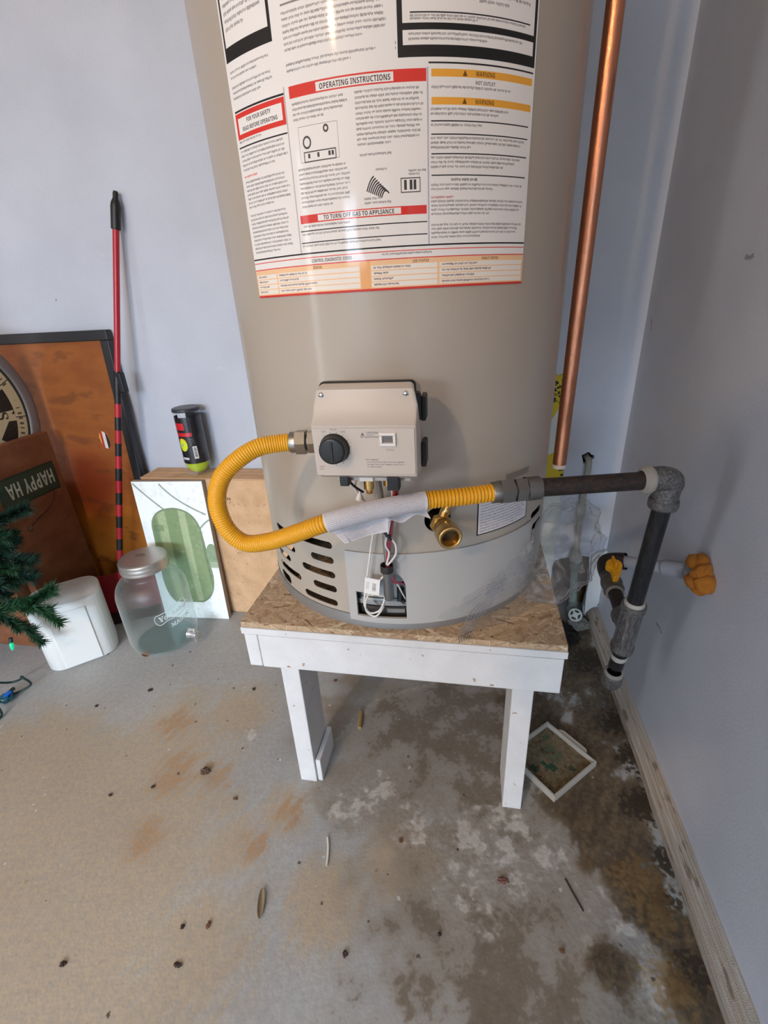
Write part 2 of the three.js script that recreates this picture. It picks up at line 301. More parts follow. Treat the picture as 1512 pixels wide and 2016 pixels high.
// a sheet bent round the heater (degrees from the front), with thickness; uv 0..1 over its face
function sheet(a0, a1, y0, y1, r, th = .0006, na = 48, cornerCut) {
  const pos = [], nor = [], uv = [], idx = [];
  const add = (a, y, rr_, nx, ny, nz, u, v) => { pos.push(...cylP(a, y, rr_)); nor.push(nx, ny, nz); uv.push(u, v); return pos.length / 3 - 1; };
  for (let i = 0; i <= na; i++) { const u = i / na, a = a0 + (a1 - a0) * u, s = Math.sin(rad(a)), c = Math.cos(rad(a)); add(a, y0, r + th, s, 0, c, u, 0); add(a, y1, r + th, s, 0, c, u, 1); }
  for (let i = 0; i < na; i++) { const k = 2 * i; idx.push(k, k + 2, k + 1, k + 1, k + 2, k + 3); }
  for (const [y, sgn, v] of [[y0, -1, 0], [y1, 1, 1]]) { const b = pos.length / 3; for (let i = 0; i <= na; i++) { const u = i / na, a = a0 + (a1 - a0) * u; add(a, y, r, 0, sgn, 0, u, v); add(a, y, r + th, 0, sgn, 0, u, v); } for (let i = 0; i < na; i++) { const k = b + 2 * i; sgn < 0 ? idx.push(k, k + 2, k + 1, k + 1, k + 2, k + 3) : idx.push(k, k + 1, k + 2, k + 1, k + 3, k + 2); } }
  for (const [a, sgn, u] of [[a0, -1, 0], [a1, 1, 1]]) { const s = Math.sin(rad(a)), c = Math.cos(rad(a)), b = add(a, y0, r, sgn * c, 0, -sgn * s, u, 0); add(a, y1, r, sgn * c, 0, -sgn * s, u, 1); add(a, y0, r + th, sgn * c, 0, -sgn * s, u, 0); add(a, y1, r + th, sgn * c, 0, -sgn * s, u, 1); idx.push(b, b + 2, b + 1, b + 1, b + 2, b + 3); }
  const g = new THREE.BufferGeometry(); g.setAttribute('position', new THREE.Float32BufferAttribute(pos, 3)); g.setAttribute('normal', new THREE.Float32BufferAttribute(nor, 3)); g.setAttribute('uv', new THREE.Float32BufferAttribute(uv, 2)); g.setIndex(idx); return g;
}
// a band of sheet metal with openings: every hole gives its lower and upper edge at an angle
function perforated(a0, a1, y0, y1, r, th, holes, step = 1.5) {
  const cuts = new Set(); for (let a = a0; a < a1 - 1e-6; a += step) cuts.add(+a.toFixed(4)); cuts.add(a1);
  for (const h of holes) for (const f of [0, .004, .015, .04, .08, .14, .3, .5, .7, .86, .92, .96, .985, .996, 1]) cuts.add(+(h.a0 + (h.a1 - h.a0) * f).toFixed(4));
  const A = [...cuts].filter((a) => a >= a0 - 1e-6 && a <= a1 + 1e-6).sort((p, q) => p - q);
  const pos = [], nor = [], idx = [], uv = [];
  const quad = (p, ns) => { const b = pos.length / 3; for (let i = 0; i < 4; i++) { pos.push(...p[i]); nor.push(...ns[i]); uv.push(0, 0); } idx.push(b, b + 1, b + 2, b, b + 2, b + 3); };
  for (let i = 0; i + 1 < A.length; i++) {
    const a = A[i], b = A[i + 1]; if (b - a < 1e-6) continue; const na = [Math.sin(rad(a)), 0, Math.cos(rad(a))], nb = [Math.sin(rad(b)), 0, Math.cos(rad(b))], neg = (n) => n.map((v) => -v);
    const act = holes.filter((h) => h.a0 <= a + 1e-5 && h.a1 >= b - 1e-5).map((h) => [h.at(a), h.at(b)]).sort((p, q) => p[0][0] - q[0][0]);
    let la = y0, lb = y0;
    const strip = (ya, yb, za, zb) => {
      quad([cylP(a, ya, r), cylP(b, yb, r), cylP(b, zb, r), cylP(a, za, r)], [na, nb, nb, na]);
      quad([cylP(a, za, r - th), cylP(b, zb, r - th), cylP(b, yb, r - th), cylP(a, ya, r - th)], [neg(na), neg(nb), neg(nb), neg(na)]);
    };
    for (const [ea, eb] of act) {
      strip(la, lb, ea[0], eb[0]); la = ea[1]; lb = eb[1];
      quad([cylP(a, ea[0], r), cylP(b, eb[0], r), cylP(b, eb[0], r - th), cylP(a, ea[0], r - th)], [UPV.toArray(), UPV.toArray(), UPV.toArray(), UPV.toArray()]);
      quad([cylP(a, ea[1], r - th), cylP(b, eb[1], r - th), cylP(b, eb[1], r), cylP(a, ea[1], r)], [[0, -1, 0], [0, -1, 0], [0, -1, 0], [0, -1, 0]]);
    }
    strip(la, lb, y1, y1);
  }
  const g = new THREE.BufferGeometry(); g.setAttribute('position', new THREE.Float32BufferAttribute(pos, 3)); g.setAttribute('normal', new THREE.Float32BufferAttribute(nor, 3)); g.setAttribute('uv', new THREE.Float32BufferAttribute(uv, 2)); g.setIndex(idx); return g;
}
const slot = (a0, a1, y, h = .0062) => ({ a0, a1, at: (a) => { const L = rad(a1 - a0) * R, d = rad(a - a0) * R, e = Math.min(d, L - d); const q = e < h ? Math.sqrt(Math.max(0, h * h - (h - e) ** 2)) : h; return [y - q, y + q]; } });
const discHole = (ac, y, rx) => ({ a0: ac - rx / R * 180 / Math.PI, a1: ac + rx / R * 180 / Math.PI, at: (a) => { const d = rad(a - ac) * R, q = Math.sqrt(Math.max(0, rx * rx - d * d)); return [y - q, y + q]; } });
const enamel = M(new THREE.Color().setRGB(.42, .365, .30), .42, { clearcoat: .3, clearcoatRoughness: .14, bumpMap: bumpOf(60, 30), bumpScale: .00012 });
const innerMetal = M(0x8f9192, .6, { metalness: .3 });
const steel = M(0xb9bcc0, .28, { metalness: 1 });
const galv = M(0xffffff, .45, { metalness: .75, map: dataTex(256, 256, (i, j) => { const f = n2(i / 9, j / 9) * 14 + n2(i / 30, j / 60) * 14; return [168 + f, 172 + f, 174 + f]; }) });
const brass = M(new THREE.Color().setRGB(.72, .47, .17), .26, { metalness: 1 });
const blackPlastic = M(0x151517, .45);
const heater = thing('water_heater', 'tall grey beige gas water heater with large warning label and louvred base', 'water heater', [0, H, 0]);
{
  const holes = [
    slot(-32.2, -17, .582), slot(-27, -17, .555), slot(-32.5, -17, .528), slot(-27.5, -17, .5015), slot(-33, -17.2, .4745),
    slot(-49, -35.5, .575), slot(-50, -36, .549), slot(-50.5, -40.5, .523), slot(-51, -34.5, .4975), slot(-52, -43, .473, .009),
    slot(60, 70, .585), slot(62, 72, .560), slot(76, 86, .585), slot(76, 88, .560),
    { a0: -9.2, a1: 7.9, at: (a) => { const top = a < -1 ? .508 : a < 0 ? .508 + (a + 1) * .037 : a < 5 ? .545 : .545 - .02 * ((a - 5) / 2.9) ** 2; return [.4635, top]; } },
    discHole(18.6, .632, .0195),
  ];
  const jacket = part('jacket', [perforated(-180, 180, H + .022, .72, R, .0015, holes), perforated(-180, 180, .72, TOPY, R, .0015, [])], enamel, heater);
  part('base_ring', perforated(-180, 180, H, H + .0215, R + .0008, .0018, [], 3), galv, heater, 'dull galvanised metal ring');
  part('inner_shell', [perforated(-180, 180, H + .002, .72, .15, .001, [], 6)], innerMetal, heater, 'plain metal shell behind the louvres');
  part('top_cap', turned([[0, .03], [.2, .028], [R - .01, .012], [R, 0], [R - .004, -.004]], [0, TOPY, 0], [0, TOPY + 1, 0], 64), enamel, heater);
  // access cover: a thin outer sheet round the burner opening
  part('access_cover', perforated(-12.2, 60, .4525, .580, R + .0022, .0018, [{ a0: -9.2, a1: 7.9, at: (a) => { const top = a < -1 ? .5085 : a < 0 ? .5085 + (a + 1) * .037 : a < 5 ? .5455 : .5455 - .02 * ((a - 5) / 2.9) ** 2; return [.463, top]; } }]), M(new THREE.Color().setRGB(.46, .445, .42), .4, { clearcoat: .3 }), heater, 'pale grey curved access cover');
  // what shows in the burner opening
  const bd = part('burner_door', [sheet(-16, 14, .484, .560, R - .016, .003, 16)], M(0xa9b4ba, .35, { metalness: .9 }), heater, 'shiny steel burner door');
  part('door_flange', [sheet(-16, 14, .482, .4905, R - .011, .006, 16)], M(0xd0d4d6, .18, { metalness: 1 }), bd, 'bright folded steel lip');
  part('gasket', [sheet(-14, 12, .474, .4815, R - .016, .004, 16)], M(0x121214, .7), heater);
  part('manifold_plate', [sheet(-14, 12, .449, .4735, R - .016, .004, 16)], M(0x6f6a64, .35, { metalness: .8 }), heater);
  part('name_plate', [sheet(.8, 7.2, .4645, .4715, R - .0118, .001, 6)], M(0x9a9794, .5, { metalness: .3 }), heater);
  part('igniter_bracket', [rod([.026, .512, .250], [.026, .491, .256], .006, .005, 10), rod([.026, .491, .256], [.034, .488, .257], .003, .003, 8)], M(0x2a2c2e, .4, { metalness: .6 }), heater);
}
// ---- the printed labels on the heater
function lineBlock(c, x, y, w, lines, lh, th, col = '#6a6464', ragged = .35, indent = 0) {   // lines of tiny illegible print
  for (let i = 0; i < lines; i++) {
    let p = x + (i % 3 === 1 ? indent : 0); const end = x + w * (i === lines - 1 ? rr(.35, .8) : 1 - rnd() * ragged * .25);
    while (p < end) { const L = Math.min(end - p, rr(th * 1.2, th * 5)); c.fillStyle = col; c.globalAlpha = rr(.6, .95);
      for (let q = p; q < p + L; q += th * .55) c.fillRect(q, y + i * lh + rr(-.1, .12) * th, th * .36, th * rr(.65, 1.05)); p += L + th * .6; }
  }
  c.globalAlpha = 1;
}
const LA0 = -34.6, LA1 = 44.0, LY0 = .9327, LY1 = 1.345;
const labelTex = canvasTex(2048, 2048, (c, W, HH) => {
  const X = (a) => (a - LA0) / (LA1 - LA0) * W, Y = (y) => (LY1 - y) / (LY1 - LY0) * HH;
  const rect = (a0, a1, y1, y0, col) => { c.fillStyle = col; c.fillRect(X(a0), Y(y1), X(a1) - X(a0), Y(y0) - Y(y1)); };
  const frame = (a0, a1, y1, y0, col, w) => { c.strokeStyle = col; c.lineWidth = w; c.strokeRect(X(a0), Y(y1), X(a1) - X(a0), Y(y0) - Y(y1)); };
  const text = (s, ac, y, hm, col = '#332f2f', font = 'bold', maxA = 20) => { c.fillStyle = col; c.textAlign = 'center'; c.textBaseline = 'middle'; c.font = `${font} ${Math.round(hm / (LY1 - LY0) * HH)}px sans-serif`; c.fillText(s, X(ac), Y(y), X(ac + maxA) - X(ac)); };
  const para = (a0, a1, y1, y0, lh = .0042, col = '#6f6868', th = .0022) => { const n = Math.max(1, Math.floor((y1 - y0) / lh)); lineBlock(c, X(a0), Y(y1), X(a1) - X(a0), n, lh / (LY1 - LY0) * HH, th / (LY1 - LY0) * HH, col); };
  c.fillStyle = '#eeeae6'; c.fillRect(0, 0, W, HH);
  const K = '#1d1b1b', RED = '#d9372c', OR = '#eea93c';
  // upper band: black framed box on the left, plain column, black framed box on the right
  rect(-34.0, -18.0, 1.30, 1.168, K); rect(-33.4, -18.8, 1.295, 1.180, '#eeeae6'); para(-32.5, -19.6, 1.288, 1.184, .0062, '#6f6868', .003);
  para(-33.2, -18.6, 1.160, 1.150, .0048); para(-33.2, -19, 1.147, 1.128, .0048); rect(-33.6, -16.4, 1.1255, 1.1238, K);
  para(-15, 8.6, 1.33, 1.20, .0056, '#6f6868', .0026); rect(-15, 8.4, 1.192, 1.1905, '#8a8484'); para(-15, 8.6, 1.186, 1.150, .0046); para(-15, 6, 1.147, 1.137, .0048);
  rect(10.3, 43.6, 1.30, 1.1375, K); rect(11.4, 42.8, 1.29, 1.1625, '#eeeae6'); rect(11.4, 42.8, 1.1575, 1.1465, '#eeeae6');
  para(13, 24, 1.285, 1.172, .0052, '#6f6868', .0024); para(28, 41.6, 1.285, 1.172, .0052, '#6f6868', .0024); rect(13, 41.5, 1.1705, 1.1695, K); para(13, 42, 1.1685, 1.164, .0022, '#6f6868', .0018); para(12.6, 40, 1.1555, 1.148, .0036, '#6f6868', .002);
  para(9.8, 10, 1.15, 1.14, .004); rect(16.8, 43.4, 1.1338, 1.1325, K);
  // left column
  frame(-33.2, -17.0, 1.1205, 1.1015, RED, 22); text('FOR YOUR SAFETY', -25.1, 1.1145, .0052, '#3c3838', 'bold', 14); text('READ BEFORE OPERATING', -25.1, 1.1075, .0052, '#3c3838', 'bold', 15);
  para(-33.4, -17, 1.098, 1.094, .003); rect(-33.8, -16.6, 1.0925, 1.0912, K);
  para(-33.4, -17, 1.089, 1.066, .0044); para(-33.4, -24, 1.0645, 1.0625, .002, RED, .002); para(-33.2, -17.6, 1.059, 1.028, .0042); para(-33.2, -18.6, 1.025, .980, .0044);
  rect(-16.5, -16.2, 1.13, .977, '#b9b4b8'); rect(16.4, 16.75, 1.13, .977, '#b9b4c4');
  // middle column
  rect(-15.0, 16.3, 1.1290, 1.1190, RED); rect(-8.2, 9.2, 1.1276, 1.1202, '#eeeae6'); text('OPERATING INSTRUCTIONS', .6, 1.1238, .0066, '#4a3a3a', 'bold', 16);
  para(-14.6, -1, 1.115, 1.097, .0044); para(.6, 15.6, 1.1155, 1.066, .0043);
  frame(-13.6, -3.8, 1.094, 1.063, '#8d8786', 2); c.strokeStyle = '#45403f'; c.lineWidth = 9; for (const [a, y, r] of [[-11.6, 1.080, 24], [-6.6, 1.0895, 13]]) { c.beginPath(); c.arc(X(a), Y(y), r, 0, 7); c.stroke(); }
  c.lineWidth = 4; frame(-12.6, -4.6, 1.0715, 1.063, '#45403f', 5); for (const a of [-11.6, -9.2, -6.4, -5.6]) { c.fillStyle = '#45403f'; c.fillRect(X(a), Y(1.070), 14, 20); }
  para(-14.6, -1.4, 1.058, 1.019, .0043); para(1, 15.6, 1.0635, 1.058, .0043);
  c.strokeStyle = '#3b3635'; c.lineWidth = 7; for (let k = 0; k < 9; k++) { const x0 = X(2.2) + k * 11, y0 = Y(1.034) - 20 + k * 4; c.beginPath(); c.moveTo(x0, y0 + 40); c.quadraticCurveTo(x0 + 20, y0 - 10, x0 + 46, y0 - 26 + k * 6); c.stroke(); }
  frame(10.2, 14.6, 1.0395, 1.027, '#5a5453', 5); c.fillStyle = '#3b3635'; for (const a of [10.9, 12.2, 13.1]) c.fillRect(X(a), Y(1.038), 16, 44); para(4.5, 9.5, 1.050, 1.048, .002); para(12, 16, 1.047, 1.041, .003); para(1.5, 8, 1.0245, 1.0225, .002); para(1.5, 15.8, 1.0205, 1.0185, .002);
  rect(-15.5, 16.1, 1.0145, 1.0065, RED); rect(-10.6, 10.0, 1.0135, 1.0076, '#eeeae6'); text('TO TURN OFF GAS TO APPLIANCE', -.3, 1.0105, .0058, '#4a3a3a', 'bold', 19);
  para(-14.8, 13, 1.0045, 1.002, .002); rect(-15.8, 16.2, .9995, .9985, K); para(-15.4, 15.4, .9968, .990, .0036); rect(-15.9, 16.2, .9878, .9868, K); para(-15.6, 15.6, .9852, .979, .0036);
  // right column
  rect(17.4, 43.2, 1.1285, 1.1225, OR); text('WARNING', 30, 1.1255, .0052, '#6a4712', 'bold', 9); text('HOT OUTLET', 30, 1.1185, .0044, '#6f6868', 'bold', 8); para(17.4, 42.4, 1.1155, 1.1095, .0036);
  rect(17.4, 43.2, 1.1065, 1.1005, OR); text('WARNING', 30, 1.1035, .0052, '#6a4712', 'bold', 9); para(17.2, 38, 1.098, 1.0895, .0038); rect(17.3, 42.8, 1.0878, 1.0868, K); para(17.2, 42.2, 1.085, 1.0785, .0036); rect(17.3, 42.8, 1.0768, 1.0758, K);
  para(17.2, 42.2, 1.0742, 1.0610, .0040); rect(17.3, 42.8, 1.0602, 1.0592, K); para(17.2, 41, 1.0575, 1.0425, .0040); rect(17.3, 42.8, 1.0415, 1.0405, K); para(22, 38, 1.0382, 1.036, .002, '#3a3535', .0026);
  para(17.2, 42.4, 1.0335, 1.0235, .0038); para(17.2, 26, 1.0222, 1.021, .002, '#b0484a'); para(17.2, 42.6, 1.0185, 1.000, .0039); para(17.2, 42.6, .9965, .979, .0039);
  c.fillStyle = '#6a4712'; for (const y of [1.1255, 1.1035]) { const x = X(30) - 130, yy = Y(y); c.beginPath(); c.moveTo(x - 14, yy + 11); c.lineTo(x, yy - 13); c.lineTo(x + 14, yy + 11); c.fill(); }
  // bottom table
  rect(LA0, LA1, .9772, .9757, K); rect(LA0, LA1, .9725, .9717, RED); rect(LA0, LA1, .9650, .9640, RED); text('CONTROL DIAGNOSTIC CODES', -8, .9683, .0048, '#4a3a3a', 'bold', 11); para(5, 40, .9705, .967, .003);
  rect(LA0, LA1, .9638, .9352, '#f3c89a'); text('LED STATUS', 14.5, .9612, .0038, '#6a4a3a', 'bold', 6); text('FAULT STATUS', 33, .9612, .0038, '#6a4a3a', 'bold', 6); text('STATUS', -12, .9612, .0038, '#6a4a3a', 'bold', 6);
  for (let r = 0; r < 4; r++) for (const [a0, a1] of [[-34.2, -25.8], [-25.3, -.8], [2.2, 18.6], [19.2, 43.4]]) { const y1 = .9588 - r * .0058; rect(a0, a1, y1, y1 - .0047, '#f1e8dd'); para(a0 + .6, a0 + (a1 - a0) * rr(.55, .9), y1 - .0012, y1 - .0042, .003, '#6a4a40', .0022); }
  rect(-.6, 2.0, .9638, .9352, '#f0b070'); rect(LA0, LA1, .9352, LY0, '#cf3b30');
});
const labelMat = M(0xffffff, .5, { map: labelTex, clearcoat: .25, clearcoatRoughness: .08, specularIntensity: .5 });
part('warning_label', sheet(LA0, LA1, LY0, LY1, R + .0002, .0006, 90), labelMat, heater, 'large glossy printed warning label with red and orange bars');
const smallTex = canvasTex(512, 300, (c, w, h) => { c.fillStyle = '#1b1a1c'; c.fillRect(0, 0, w, h); c.fillStyle = '#d9d3d2'; c.fillRect(9, 9, w - 18, h - 18); lineBlock(c, 26, 24, w - 60, 11, 24, 12, '#77707a'); });
part('notice_sticker', sheet(32, 55.4, .594, .652, R + .0002, .0006, 24), M(0xffffff, .45, { map: smallTex }), heater, 'small white notice with black border');
const faintTex = canvasTex(256, 64, (c, w, h) => { c.fillStyle = '#8d877e'; c.fillRect(0, 0, w, h); lineBlock(c, 8, 8, w - 20, 3, 17, 9, '#5d5650'); });
part('rating_sticker', sheet(43, 55, .6705, .6805, R + .0002, .0004, 10), M(0xffffff, .5, { map: faintTex }), heater);
// ---- gas control valve
const plasticWhite = M(0xc4b8ac, .42);
{
  const cx = .0105, x0 = -.0495, x1 = .0705;
  const top = [[-.046, .738], [-.049, .76], [-.0495, .818], [-.044, .829], [-.034, .835], [0.0105, .8385], [.054, .8355], [.064, .829], [.0705, .818], [.0695, .76], [.067, .736]];
  // side profile swept across the width: stepped front
  const prof = new THREE.Shape([[.298, .736], [.352, .736], [.3625, .742], [.3655, .798], [.3585, .8035], [.3515, .8135], [.3500, .8165], [.3465, .833], [.340, .8365], [.318, .8372], [.298, .829]].map(([z, y]) => new THREE.Vector2(z, y)));
  const g = new THREE.ExtrudeGeometry(prof, { depth: .112, bevelEnabled: true, bevelSize: .003, bevelThickness: .0035, bevelSegments: 3, steps: 1 });
  g.rotateY(-Math.PI / 2); g.translate(x1 - .0035, 0, 0);   // shape x -> z, depth -> -x
  { const p = g.attributes.position; for (let i = 0; i < p.count; i++) { const z = p.getZ(i); let x = p.getX(i), y = p.getY(i); if (y > .815) { const k = (y - .815) / .0225; x = cx + (x - cx) * (1 - .10 * k * k); } p.setX(i, x); } g.computeVertexNormals(); }
  const valve = part('control_body', toCreasedNormals(g, .6), plasticWhite, heater, 'beige white plastic gas control housing');
  part('back_gasket', [box(x0 + .004, x1 - .004, .795, .8412, .322, .3375, .006), box(x0 - .0012, x1 + .0012, .795, .828, .322, .3375, .004)], blackPlastic, heater, 'thin black seam round the control housing');
  part('control_neck', box(-.030, .050, .752, .815, .2655, .299, .003), plasticWhite, heater);
  part('housing_clip', [box(.0705, .0765, .793, .822, .300, .325, .002)], blackPlastic, heater);
  part('housing_clip', [box(.0705, .0765, .738, .768, .300, .328, .002)], blackPlastic, heater);
  for (const x of [-.038, .0575]) { const sc = part('screw', turned([[0, .0035], [.002, .0034], [.0042, .0022], [.0046, 0], [.0, 0]], [x, .8285, .3475], [x, .8287, .36], 16), steel, heater, 'bright screw head'); part('screw_slot', box(x - .003, x + .003, .8282, .8291, .3508, .3513, 0), blackPlastic, sc); }
  // print on the front face
  const printTex = canvasTex(1024, 480, (c, w, h) => {
    c.fillStyle = '#c4b8ac'; c.fillRect(0, 0, w, h); const px = (x) => (x - (-.047)) / .115 * w, py = (y) => (.7965 - y) / .0535 * h;
    c.strokeStyle = '#5c5552'; c.lineWidth = 4; const kx = px(-.0225), ky = py(.7735), r0 = 148;
    for (let k = 0; k < 14; k++) { const a = -2.2 + k * .42; const r1 = r0 + (k > 6 && k < 11 ? 40 : 24); c.beginPath(); c.moveTo(kx + r0 * Math.cos(a), ky + r0 * Math.sin(a)); c.lineTo(kx + r1 * Math.cos(a), ky + r1 * Math.sin(a)); c.stroke(); }
    c.fillStyle = '#5c5552'; c.font = '26px sans-serif'; c.textAlign = 'center'; c.fillText('PILOT', kx + 4, 24); c.fillText('OFF', kx - 96, 44); c.fillText('LOW', kx + 98, 44); c.fillStyle = '#8a4a44'; c.fillText('VERY', 60, h - 62); c.fillText('HOT', 56, h - 34);
    c.fillStyle = '#6a6260'; c.beginPath(); c.moveTo(px(.0085), 76); c.lineTo(px(.0085) + 20, 44); c.lineTo(px(.0085) + 40, 76); c.fill(); c.textAlign = 'left'; c.font = 'bold 26px sans-serif'; c.fillText('CAUTION', px(.0085) + 60, 56); lineBlock(c, px(.0085), 84, 250, 1, 24, 15, '#6a6260'); lineBlock(c, px(.0085) + 60, 66, 180, 1, 24, 12, '#6a6260'); c.font = '24px sans-serif'; c.textAlign = 'center'; c.fillText('STATUS', px(.0405), 232);
    lineBlock(c, px(.012), 322, 200, 1, 24, 15, '#6a6260'); lineBlock(c, px(.012) + 14, 348, 400, 3, 26, 14, '#6a6260');
  });
  const pg = new THREE.PlaneGeometry(.115, .0535); pg.rotateX(Math.atan2(.003, .056)); pg.translate(.0105, .77, .3679);
  const pp = part('printed_face', pg, M(0xffffff, .42, { map: printTex }), valve, 'small printed scale and notes');
  // dial
  const kc = [-.0225, .7735, .3680];
  part('dial', [turned([[0, .014], [.0125, .014], [.0148, .0128], [.0152, .011], [.0158, .003], [.0172, .0015], [.0174, 0], [0, 0]], kc, [kc[0], kc[1], kc[2] + 1], 40), box(kc[0] - .0015, kc[0] + .0015, kc[1] - .011, kc[1] + .011, kc[2] + .013, kc[2] + .0152, .0006)], M(0x141415, .38), heater, 'round black temperature dial');
  // status window
  const fr = part('status_frame', [box(.0298, .0478, .7885, .7915, .3675, .3715, .0008), box(.0298, .0478, .7768, .780, .3675, .3715, .0008), box(.0298, .0328, .7801, .7884, .3675, .3715, .0008), box(.0448, .0478, .7801, .7884, .3675, .3715, .0008)], M(0xe2dcd6, .35), heater, 'small raised window frame');
  part('status_lens', box(.0335, .0442, .7805, .788, .3672, .3690, .0006), M(0x6a6360, .2), fr);
  // lower connectors
  part('connector_block', box(-.030, .060, .7255, .736, .285, .345, .002), plasticWhite, heater);
  part('plug', box(-.0235, -.0125, .7235, .7365, .345, .3585, .0015), blackPlastic, heater);
  part('plug', box(.0335, .0480, .7195, .7365, .345, .3600, .0015), blackPlastic, heater);
  part('brass_port', [rod([.0065, .733, .335], [.0065, .712, .335], .0065, .0065, 6), rod([.0065, .72, .335], [.0065, .706, .335], .004, .004, 12)], brass, heater);
  part('brass_port', [rod([.0285, .733, .325], [.0285, .713, .325], .006, .006, 6)], brass, heater);
  part('port_frame', [box(-.002, .015, .7265, .7325, .3455, .349, .0008)], M(0xd9d2cb, .4), heater);
  part('inlet_collar', turned([[.0125, 0], [.0125, .02], [.011, .022], [0, .022]], [-.048, .768, .322], [-.148, .768, .322], 20), M(0x8c8f92, .35, { metalness: 1 }), heater);
}
// ---- wires between control and burner
const wireW = M(0xdedad4, .5), wireR = M(0x9c2f33, .5), wireK = M(0x161517, .5), wireM = M(0x9a4a62, .5);
part('white_wire', tube([[-.008, .727, .335], [-.016, .705, .318], [-.010, .675, .296], [-.004, .630, .285], [-.009, .60, .283], [-.017, .556, .282], [-.0235, .520, .280], [-.027, .492, .277], [-.020, .478, .276], [-.006, .482, .276], [.004, .502, .278], [.010, .53, .280]], .0016, 80), wireW, heater);
part('white_wire', tube([[.010, .555, .281], [-.002, .540, .282], [-.013, .526, .281], [-.0245, .500, .279], [-.024, .480, .277], [-.012, .472, .276], [.000, .486, .275], [.006, .505, .262]], .0015, 60), wireW, heater);
part('white_wire', tube([[.0365, .724, .345], [.030, .68, .312], [.0195, .632, .292], [.0135, .605, .287], [.018, .596, .288], [.013, .574, .286]], .0015, 50), wireW, heater);
part('white_wire', tube([[.0165, .626, .29], [.0275, .612, .291], [.0285, .596, .290], [.022, .583, .288], [.0145, .573, .286]], .0016, 40), wireW, heater);
part('red_wire', tube([[.0405, .724, .346], [.032, .68, .312], [.022, .64, .290], [.0165, .60, .285], [.0135, .57, .284], [.018, .545, .281], [.029, .530, .266], [.038, .522, .245]], .0021, 70), wireR, heater);
part('red_wire', tube([[.0435, .724, .344], [.035, .68, .308], [.0245, .64, .288], [.0185, .60, .284], [.0155, .57, .283], [.0215, .543, .279], [.034, .526, .262], [.040, .514, .24]], .0018, 70), wireM, heater);
part('black_wire', tube([[-.018, .728, .345], [-.013, .712, .330], [-.006, .70, .318]], .0016, 20), wireK, heater);
part('wire_cap', along(new THREE.ConeGeometry(.0055, .014, 12).translate(0, .007, 0), V(-.0125, .688, .313), V(-.008, .72, .318)), M(0xe6e2dc, .5), heater);
part('shrink_sleeve', rod([.006, .640, .289], [.0225, .617, .2915], .0028, .0026, 12), wireK, heater);
part('wire_tie', turned([[.0095, 0], [.0095, .011], [.008, .011], [.008, 0], [.0095, 0]], [.0125, .5605, .283], [.0125, .60, .2835], 20), M(0x2a2523, .6), heater, 'dark brown wire clip');
part('gas_tube', [rod([.0125, .735, .318], [.0125, .662, .285], .0042, .0042, 12), rod([.0125, .665, .2855], [.0125, .56, .2775], .0042, .0042, 12)], M(0xb0b3b5, .3, { metalness: 1 }), heater);
part('tube_sleeve', turned([[.0078, 0], [.0078, .05], [.007, .053], [.0045, .053]], [.0125, .508, .276], [.0125, .56, .2795], 20), M(0x8f9294, .3, { metalness: .9 }), heater, 'grey metal tube running into the burner opening');
part('igniter_wire', rod([.0235, .538, .274], [.0335, .492, .252], .0014, .0014, 8), wireW, heater);
{
  const tg = part('wire_tag', (() => { const g = new RoundedBoxGeometry(.0235, .0285, .0006, 1, .0003); g.rotateZ(-.12); g.rotateY(-.05); g.translate(-.011, .534, .2855); return g; })(), M(0xe9e6e1, .55), heater, 'white paper tag with barcode');
  const tagTex = canvasTex(200, 240, (c, w, h) => { c.fillStyle = '#e9e6e1'; c.fillRect(0, 0, w, h); c.fillStyle = '#3c3a38'; for (let y = 66; y < 190; y += 9) c.fillRect(104, y, 52, rr(2, 7)); lineBlock(c, 18, 60, 40, 8, 16, 8, '#6b6764'); });
  const g2 = new THREE.PlaneGeometry(.022, .027); g2.rotateZ(-.12); g2.rotateY(-.05); g2.translate(-.011, .534, .2859); part('tag_print', g2, M(0xffffff, .55, { map: tagTex }), tg);
}
// ---- brass drain valve
{
  const A = cylP(18.6, .634, R - .04), B = cylP(19.2, .629, R + .055);
  const dv = part('drain_valve', [turned([[.012, 0], [.012, .045], [.0135, .048], [.0135, .062], [.011, .064], [.0105, .072], [.0165, .076], [.017, .094], [.0155, .0955], [.0115, .0955], [.0112, .075], [0, .074]], A, B, 28), hexnut(A, B, .0165, .050, .060)], brass, heater, 'brass drain valve with threaded outlet');
  const s0 = cylP(19.4, .641, R + .012), s1 = cylP(21.5, .672, R + .020);
  part('valve_stem', [turned([[.0075, 0], [.0075, .012], [.006, .015], [.005, .017], [.005, .026], [.0035, .028], [0, .028]], s0, s1, 16)], brass, dv);
  part('stem_slot', [turned([[0, -.006], [.0105, -.006], [.0105, -.004], [0, -.004]], cylP(19.2, .629, R + .045), B, 20)], M(0x3a2c17, .6), dv);
  part('valve_escutcheon', perforated(18.6 - 6.8, 18.6 + 6.8, .612, .664, R + .0006, .0005, [discHole(18.6, .632, .0195)]), enamel, heater);
}
// temperature relief valve at the top of the side, out of frame, feeding the copper pipe
part('relief_valve', [rod([.24, 1.72, .05], [.285, 1.72, .05], .016, .016, 16), rod([.2895, 1.72, .05], [.2895, 1.66, .05], .015, .014, 16)], brass, heater);

